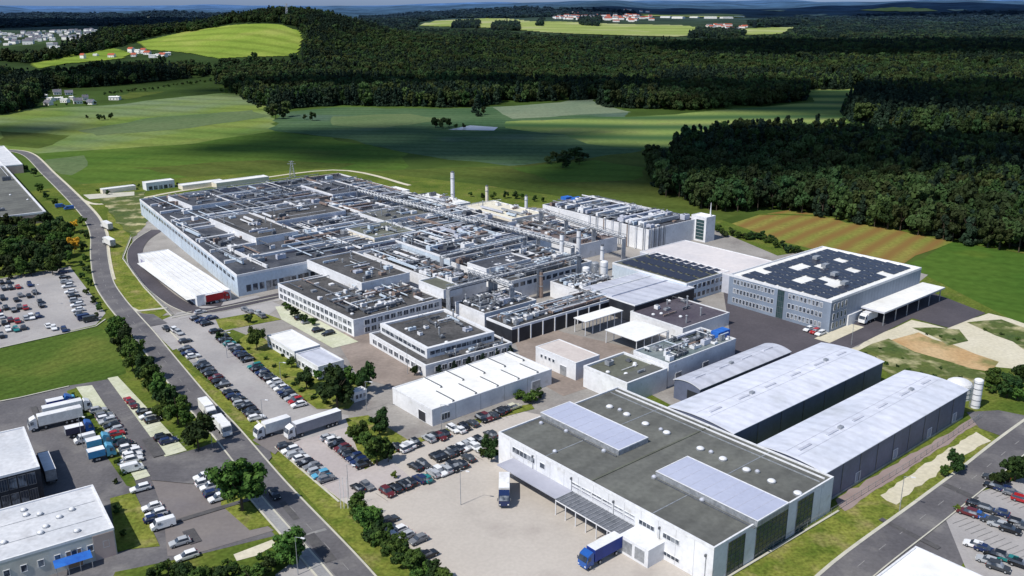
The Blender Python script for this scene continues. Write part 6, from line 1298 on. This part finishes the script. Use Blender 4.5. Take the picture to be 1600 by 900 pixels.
# the woods beyond, each one mass
unl = bpy.data.collections.new('forest_tree_kinds')
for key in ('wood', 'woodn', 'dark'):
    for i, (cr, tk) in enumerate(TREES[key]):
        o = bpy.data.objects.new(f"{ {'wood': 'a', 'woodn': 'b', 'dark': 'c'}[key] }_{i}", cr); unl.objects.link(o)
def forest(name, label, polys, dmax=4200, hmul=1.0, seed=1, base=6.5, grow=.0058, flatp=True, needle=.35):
    r = random.Random(seed); pts = []; 
    W_ = [[(PT(*q) if not flatp else P(*q)) for q in poly] for poly in polys]
    for poly in W_:
        P2 = [(p.x, p.y) for p in poly]; d0 = min(math.hypot(*p) for p in P2); d1 = min(dmax, max(math.hypot(*p) for p in P2))
        az0 = min(math.atan2(*p) for p in P2); az1 = max(math.atan2(*p) for p in P2); d = d0
        while d < d1:
            sp = max(base, d * grow); a = az0 + r.random() * sp / d
            while a < az1:
                dd = d + r.uniform(-.45, .45) * sp; aa = a + r.uniform(-.45, .45) * sp / d
                x, y = dd * math.sin(aa), dd * math.cos(aa)
                if inpoly(x, y, P2) and noise.noise(Vector((x / 45, y / 70, 9))) > -.42: pts.append((x, y, terrain(x, y), sp))
                a += sp / d
            d += sp * .95
    me = bpy.data.meshes.new(name); me.from_pydata([(x, y, z - .3) for x, y, z, s in pts], [], []); me.update()
    for nm_, ty_ in (('tree_scale', 'FLOAT'), ('tree_kind', 'INT'), ('tree_turn', 'FLOAT'), ('tree_width', 'FLOAT')): me.attributes.new(nm_, ty_, 'POINT')
    at, at2, at3, at4 = (me.attributes[k_] for k_ in ('tree_scale', 'tree_kind', 'tree_turn', 'tree_width'))
    nk = len(TREES['wood']); nn = len(TREES['woodn'])
    for i, (x, y, z, s) in enumerate(pts):
        nz = noise.noise(Vector((x / 160, y / 160, 2))); hh = (1.75 + .45 * nz + r.gauss(0, .28)) * hmul; hh = max(.7, hh); at.data[i].value = hh
        at2.data[i].value = (nk + r.randrange(nn)) if r.random() < needle + nz * 1.1 else (r.randrange(nk) if r.random() < .75 else nk + nn + r.randrange(3))
        at3.data[i].value = r.uniform(0, 6.28); at4.data[i].value = max(hh * r.uniform(.62, 1.0), s / 6.2 * r.uniform(.85, 1.2))
    o = bpy.data.objects.new(name, me); col.objects.link(o); tag(o, label, 'wood', kind='stuff')
    ng = bpy.data.node_groups.get('scatter_trees')
    if not ng:
        ng = bpy.data.node_groups.new('scatter_trees', 'GeometryNodeTree'); ng.interface.new_socket('Geometry', in_out='INPUT', socket_type='NodeSocketGeometry'); ng.interface.new_socket('Geometry', in_out='OUTPUT', socket_type='NodeSocketGeometry')
        N = ng.nodes; Lk = ng.links; gi = N.new('NodeGroupInput'); go = N.new('NodeGroupOutput'); ip = N.new('GeometryNodeInstanceOnPoints'); ci = N.new('GeometryNodeCollectionInfo')
        ci.inputs['Collection'].default_value = unl; ci.inputs['Separate Children'].default_value = True; ci.inputs['Reset Children'].default_value = True
        ip.inputs['Pick Instance'].default_value = True
        def na(nm, dt): q = N.new('GeometryNodeInputNamedAttribute'); q.data_type = dt; q.inputs['Name'].default_value = nm; return q.outputs['Attribute']
        cx = N.new('ShaderNodeCombineXYZ'); w_ = na('tree_width', 'FLOAT'); Lk.new(w_, cx.inputs[0]); Lk.new(w_, cx.inputs[1]); Lk.new(na('tree_scale', 'FLOAT'), cx.inputs[2])
        cr_ = N.new('ShaderNodeCombineXYZ'); Lk.new(na('tree_turn', 'FLOAT'), cr_.inputs[2])
        Lk.new(gi.outputs[0], ip.inputs['Points']); Lk.new(ci.outputs[0], ip.inputs['Instance']); Lk.new(na('tree_kind', 'INT'), ip.inputs['Instance Index']); Lk.new(cx.outputs[0], ip.inputs['Scale']); Lk.new(cr_.outputs[0], ip.inputs['Rotation']); Lk.new(ip.outputs[0], go.inputs[0])
    md = o.modifiers.new('scatter', 'NODES'); md.node_group = ng
    return o
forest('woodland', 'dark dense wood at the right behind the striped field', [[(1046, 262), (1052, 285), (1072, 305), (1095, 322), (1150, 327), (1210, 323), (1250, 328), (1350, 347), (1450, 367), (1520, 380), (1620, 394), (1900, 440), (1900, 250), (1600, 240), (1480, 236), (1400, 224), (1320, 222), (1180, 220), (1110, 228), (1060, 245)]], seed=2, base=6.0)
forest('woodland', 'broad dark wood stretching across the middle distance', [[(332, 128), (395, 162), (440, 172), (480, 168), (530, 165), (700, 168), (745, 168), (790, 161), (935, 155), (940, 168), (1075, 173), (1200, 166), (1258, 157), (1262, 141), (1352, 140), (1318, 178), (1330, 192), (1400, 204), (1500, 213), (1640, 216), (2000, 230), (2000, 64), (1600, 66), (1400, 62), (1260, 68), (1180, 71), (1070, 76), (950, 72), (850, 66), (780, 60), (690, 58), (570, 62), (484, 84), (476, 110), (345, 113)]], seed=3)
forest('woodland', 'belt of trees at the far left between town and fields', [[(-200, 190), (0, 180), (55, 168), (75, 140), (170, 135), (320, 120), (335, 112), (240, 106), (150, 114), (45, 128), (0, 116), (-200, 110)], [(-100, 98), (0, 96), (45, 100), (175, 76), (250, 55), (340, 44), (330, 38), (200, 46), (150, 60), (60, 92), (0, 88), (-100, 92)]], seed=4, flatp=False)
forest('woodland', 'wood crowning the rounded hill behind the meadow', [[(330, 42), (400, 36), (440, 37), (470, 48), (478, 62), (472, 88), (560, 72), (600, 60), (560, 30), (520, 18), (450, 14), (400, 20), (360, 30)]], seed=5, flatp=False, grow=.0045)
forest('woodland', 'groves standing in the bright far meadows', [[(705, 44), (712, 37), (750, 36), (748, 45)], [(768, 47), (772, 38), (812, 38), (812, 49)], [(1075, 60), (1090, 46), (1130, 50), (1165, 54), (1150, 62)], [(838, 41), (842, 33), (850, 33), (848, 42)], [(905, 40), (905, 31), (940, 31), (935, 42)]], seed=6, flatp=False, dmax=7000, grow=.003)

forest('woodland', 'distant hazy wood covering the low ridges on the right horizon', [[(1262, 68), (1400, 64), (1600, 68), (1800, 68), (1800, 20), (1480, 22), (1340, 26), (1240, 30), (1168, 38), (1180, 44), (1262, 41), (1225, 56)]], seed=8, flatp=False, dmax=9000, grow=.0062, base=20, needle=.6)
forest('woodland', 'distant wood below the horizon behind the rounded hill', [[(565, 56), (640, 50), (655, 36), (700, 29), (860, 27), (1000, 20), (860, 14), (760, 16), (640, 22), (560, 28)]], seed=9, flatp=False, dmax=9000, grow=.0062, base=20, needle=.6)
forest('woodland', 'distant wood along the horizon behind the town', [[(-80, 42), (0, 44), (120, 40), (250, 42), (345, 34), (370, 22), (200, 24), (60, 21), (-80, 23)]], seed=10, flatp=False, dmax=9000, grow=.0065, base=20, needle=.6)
# ------------------------------------------------------------------ far settlements
HOUSEM = {}
def house_mesh(wc, rc, L, w, h, rh):
    k = (wc.name, rc.name, round(L), round(w), round(h))
    if k in HOUSEM: return HOUSEM[k]
    m = MB(); m.box(-L / 2, L / 2, -w / 2, w / 2, 0, h, wc)
    e = .5; a = [(-L / 2 - e, -w / 2 - e, h), (L / 2 + e, -w / 2 - e, h), (L / 2 + e, w / 2 + e, h), (-L / 2 - e, w / 2 + e, h), (-L / 2 - e, 0, h + rh), (L / 2 + e, 0, h + rh)]
    m.face([a[0], a[1], a[5], a[4]], rc); m.face([a[2], a[3], a[4], a[5]], rc); m.face([a[3], a[0], a[4]], wc); m.face([a[1], a[2], a[5]], wc)
    m.box(L * .2, L * .2 + .8, -.4, .4, h + rh * .5, h + rh + .8, rc)
    for i in range(3):
        x = -L / 3 + i * L / 3; m.box(x - .6, x + .6, -w / 2 - .04, -w / 2 - .004, 1, 2.4, DARKWALL)
    HOUSEM[k] = m.data('house'); return HOUSEM[k]
REDR = mat('red_tiles', (0.42, 0.10, 0.05), (0.30, 0.08, 0.05), .3); GREYR = mat('grey_tiles', (0.16, 0.16, 0.19), (0.10, 0.10, 0.13), .3); BRIGHTW = mat('bright_render', (0.85, 0.85, 0.85), (0.78, 0.76, 0.70), .05)
def settlement(pts, label, group, size=(11, 20), roofs=(REDR, GREYR, WHITEROOF), seed=1, hh=(4, 7)):
    r = random.Random(seed); pts = sorted(pts)
    for i, (x, y) in enumerate(pts):
        p = PT(x, y); L = r.uniform(*size); L = round(L / 3) * 3; w = round(L * .65); h = round(r.uniform(*hh)); rc = r.choice(roofs)
        o = bpy.data.objects.new('house', house_mesh(BRIGHTW, rc, L, w, h, 3.2 if rc != WHITEROOF else .8)); col.objects.link(o); o.location = (p.x, p.y, p.z - .3); o.rotation_euler = (0, 0, r.uniform(-.6, .6)); tag(o, f'{ordinal(i + 1)} {label}', 'house', group)
r = random.Random(5); pts = []
for i in range(150):
    x = r.uniform(-10, 185); yy = 46 + abs(r.gauss(0, 1)) * 11 + (1 - min(1, x / 180)) * 6; 
    if yy < 92 - x * .12: pts.append((x, yy))
settlement(pts, 'pale house from the left in the distant town', 'houses of the distant town', (8, 20), (GREYR, GREYR, WHITEROOF), 6, (4, 8))
pts = [(r.uniform(868, 905), r.uniform(20, 31)) for i in range(26)] + [(r.uniform(905, 1025), r.gauss(26, 4) + (x_ := 0)) for i in range(75)] + [(r.uniform(1105, 1165), r.uniform(41, 50)) for i in range(26)]
settlement(pts, 'small house from the left in the red-roofed village', 'houses of the red-roofed village', (16, 30), (REDR, REDR, GREYR), 7, (6, 9))
pts = [(205 + i * 7 + r.uniform(-3, 3), 84 + r.uniform(-5, 7) + (i % 3)) for i in range(9)] + [(130, 92), (150, 88), (175, 90)]
settlement(pts, 'farmhouse from the left in the hamlet below the hill', 'houses of the hamlet below the hill', (8, 14), (REDR, REDR, WHITEROOF), 8)
settlement([(68, 152), (80, 158), (92, 156), (102, 160), (113, 155), (122, 162), (134, 157), (143, 163), (180, 156), (55, 160), (108, 148), (90, 148), (30, 163), (44, 163), (76, 164)], 'farmhouse from the left at the field edge', 'white farmhouses at the field edge', (7, 11), (GREYR, WHITEROOF, WHITEROOF), 9, (3, 4))
settlement([(1040, 28), (1060, 29), (1085, 28), (1110, 29), (1135, 29), (1155, 27)], 'long white hall from the left behind the village', 'long halls behind the village', (30, 60), (WHITEROOF, WHITEROOF), 10, (7, 10))

# ------------------------------------------------------------------ clouds out of frame that shade the country
SUN_AZ = Vector((-.76, -.65)).normalized(); SUN_EL = R(52)
sunv = Vector((SUN_AZ.x * math.cos(SUN_EL), SUN_AZ.y * math.cos(SUN_EL), math.sin(SUN_EL)))
CLOUDM = mat('cloud_vapour', (0.85, 0.86, 0.88), (0.75, 0.76, 0.8), .002, 1.0)
def cloud(gx, gy, rx, ry, alt, n, label):
    """lumpy cloud whose shade falls around the ground point"""
    c = Vector((gx, gy, 0)) + sunv * (alt / sunv.z); r = random.Random(int(gx + gy)); bm = bmesh.new()
    q = bmesh.ops.create_icosphere(bm, subdivisions=4, radius=1)
    for v in bm.verts:
        n1 = noise.noise(v.co * 1.7 + Vector((gx * .01, gy * .01, 0))) * .35 + noise.noise(v.co * 4.5 + Vector((gx * .02, 3, 0))) * .22 + noise.noise(v.co * 11) * .10
        v.co = Vector((v.co.x * rx * (1 + n1), v.co.y * ry * (1 + n1), v.co.z * 60 * (1 + n1)))
    me = bpy.data.meshes.new('cloud'); bm.to_mesh(me); bm.free(); me.materials.append(CLOUDM)
    o = bpy.data.objects.new('cloud', me); col.objects.link(o); o.location = c; tag(o, kind='structure')
def cl(px, py, rx, ry, alt=5200):
    p = P(px, py) if py > 140 else PT(px, py); cloud(p.x, p.y, rx, ry, alt, 9, '')
cl(560, 206, 75, 32); cl(700, 228, 95, 30); cl(455, 232, 70, 14); cl(810, 208, 85, 26); cl(630, 243, 80, 14); cl(390, 226, 40, 14); cl(1000, 258, 70, 34); cl(860, 235, 90, 30)
cl(620, 142, 260, 70); cl(1080, 148, 240, 70); cl(1620, 165, 330, 170); cl(1240, 262, 190, 95); cl(1580, 240, 150, 70)
cl(150, 125, 110, 90); cl(1600, 80, 800, 350); cl(0, 205, 60, 40); cl(100, 40, 900, 900); cl(1300, 20, 1500, 900)

# ------------------------------------------------------------------ light
w = bpy.data.worlds.new('World'); scene.world = w; w.use_nodes = True; nt = w.node_tree
bg = nt.nodes['Background']; sk = nt.nodes.new('ShaderNodeTexSky'); sk.sky_type = 'NISHITA'; sk.sun_disc = False
sk.sun_elevation = SUN_EL; sk.sun_rotation = math.atan2(SUN_AZ.x, SUN_AZ.y); sk.altitude = 400; sk.air_density = 1.0; sk.dust_density = .6; sk.ozone_density = 2.0
tc = nt.nodes.new('ShaderNodeTexCoord'); sx = nt.nodes.new('ShaderNodeSeparateXYZ'); nt.links.new(tc.outputs['Generated'], sx.inputs[0])
rp = nt.nodes.new('ShaderNodeValToRGB'); rp.color_ramp.elements[0].position = 0.0; rp.color_ramp.elements[0].color = (.36, .50, .95, 1); rp.color_ramp.elements[1].position = .25; rp.color_ramp.elements[1].color = (1, 1, 1, 1); nt.links.new(sx.outputs['Z'], rp.inputs['Fac'])
mxs = nt.nodes.new('ShaderNodeMix'); mxs.data_type = 'RGBA'; mxs.blend_type = 'MULTIPLY'; mxs.inputs['Factor'].default_value = 1; nt.links.new(sk.outputs[0], mxs.inputs[6]); nt.links.new(rp.outputs['Color'], mxs.inputs[7]); nt.links.new(mxs.outputs[2], bg.inputs['Color']); bg.inputs['Strength'].default_value = 0.12
sd = bpy.data.lights.new('sun', 'SUN'); sd.energy = 4.5; sd.angle = R(.5); sd.color = (1, .95, .86)
so = bpy.data.objects.new('sun', sd); col.objects.link(so); so.rotation_euler = sunv.to_track_quat('Z', 'Y').to_euler(); so.location = (0, 0, 400)
scene.view_settings.view_transform = 'Standard'; scene.view_settings.look = 'None'; scene.view_settings.exposure = 0
scene.cycles.max_bounces = 5; scene.cycles.diffuse_bounces = 2; scene.cycles.glossy_bounces = 2; scene.cycles.transparent_max_bounces = 4
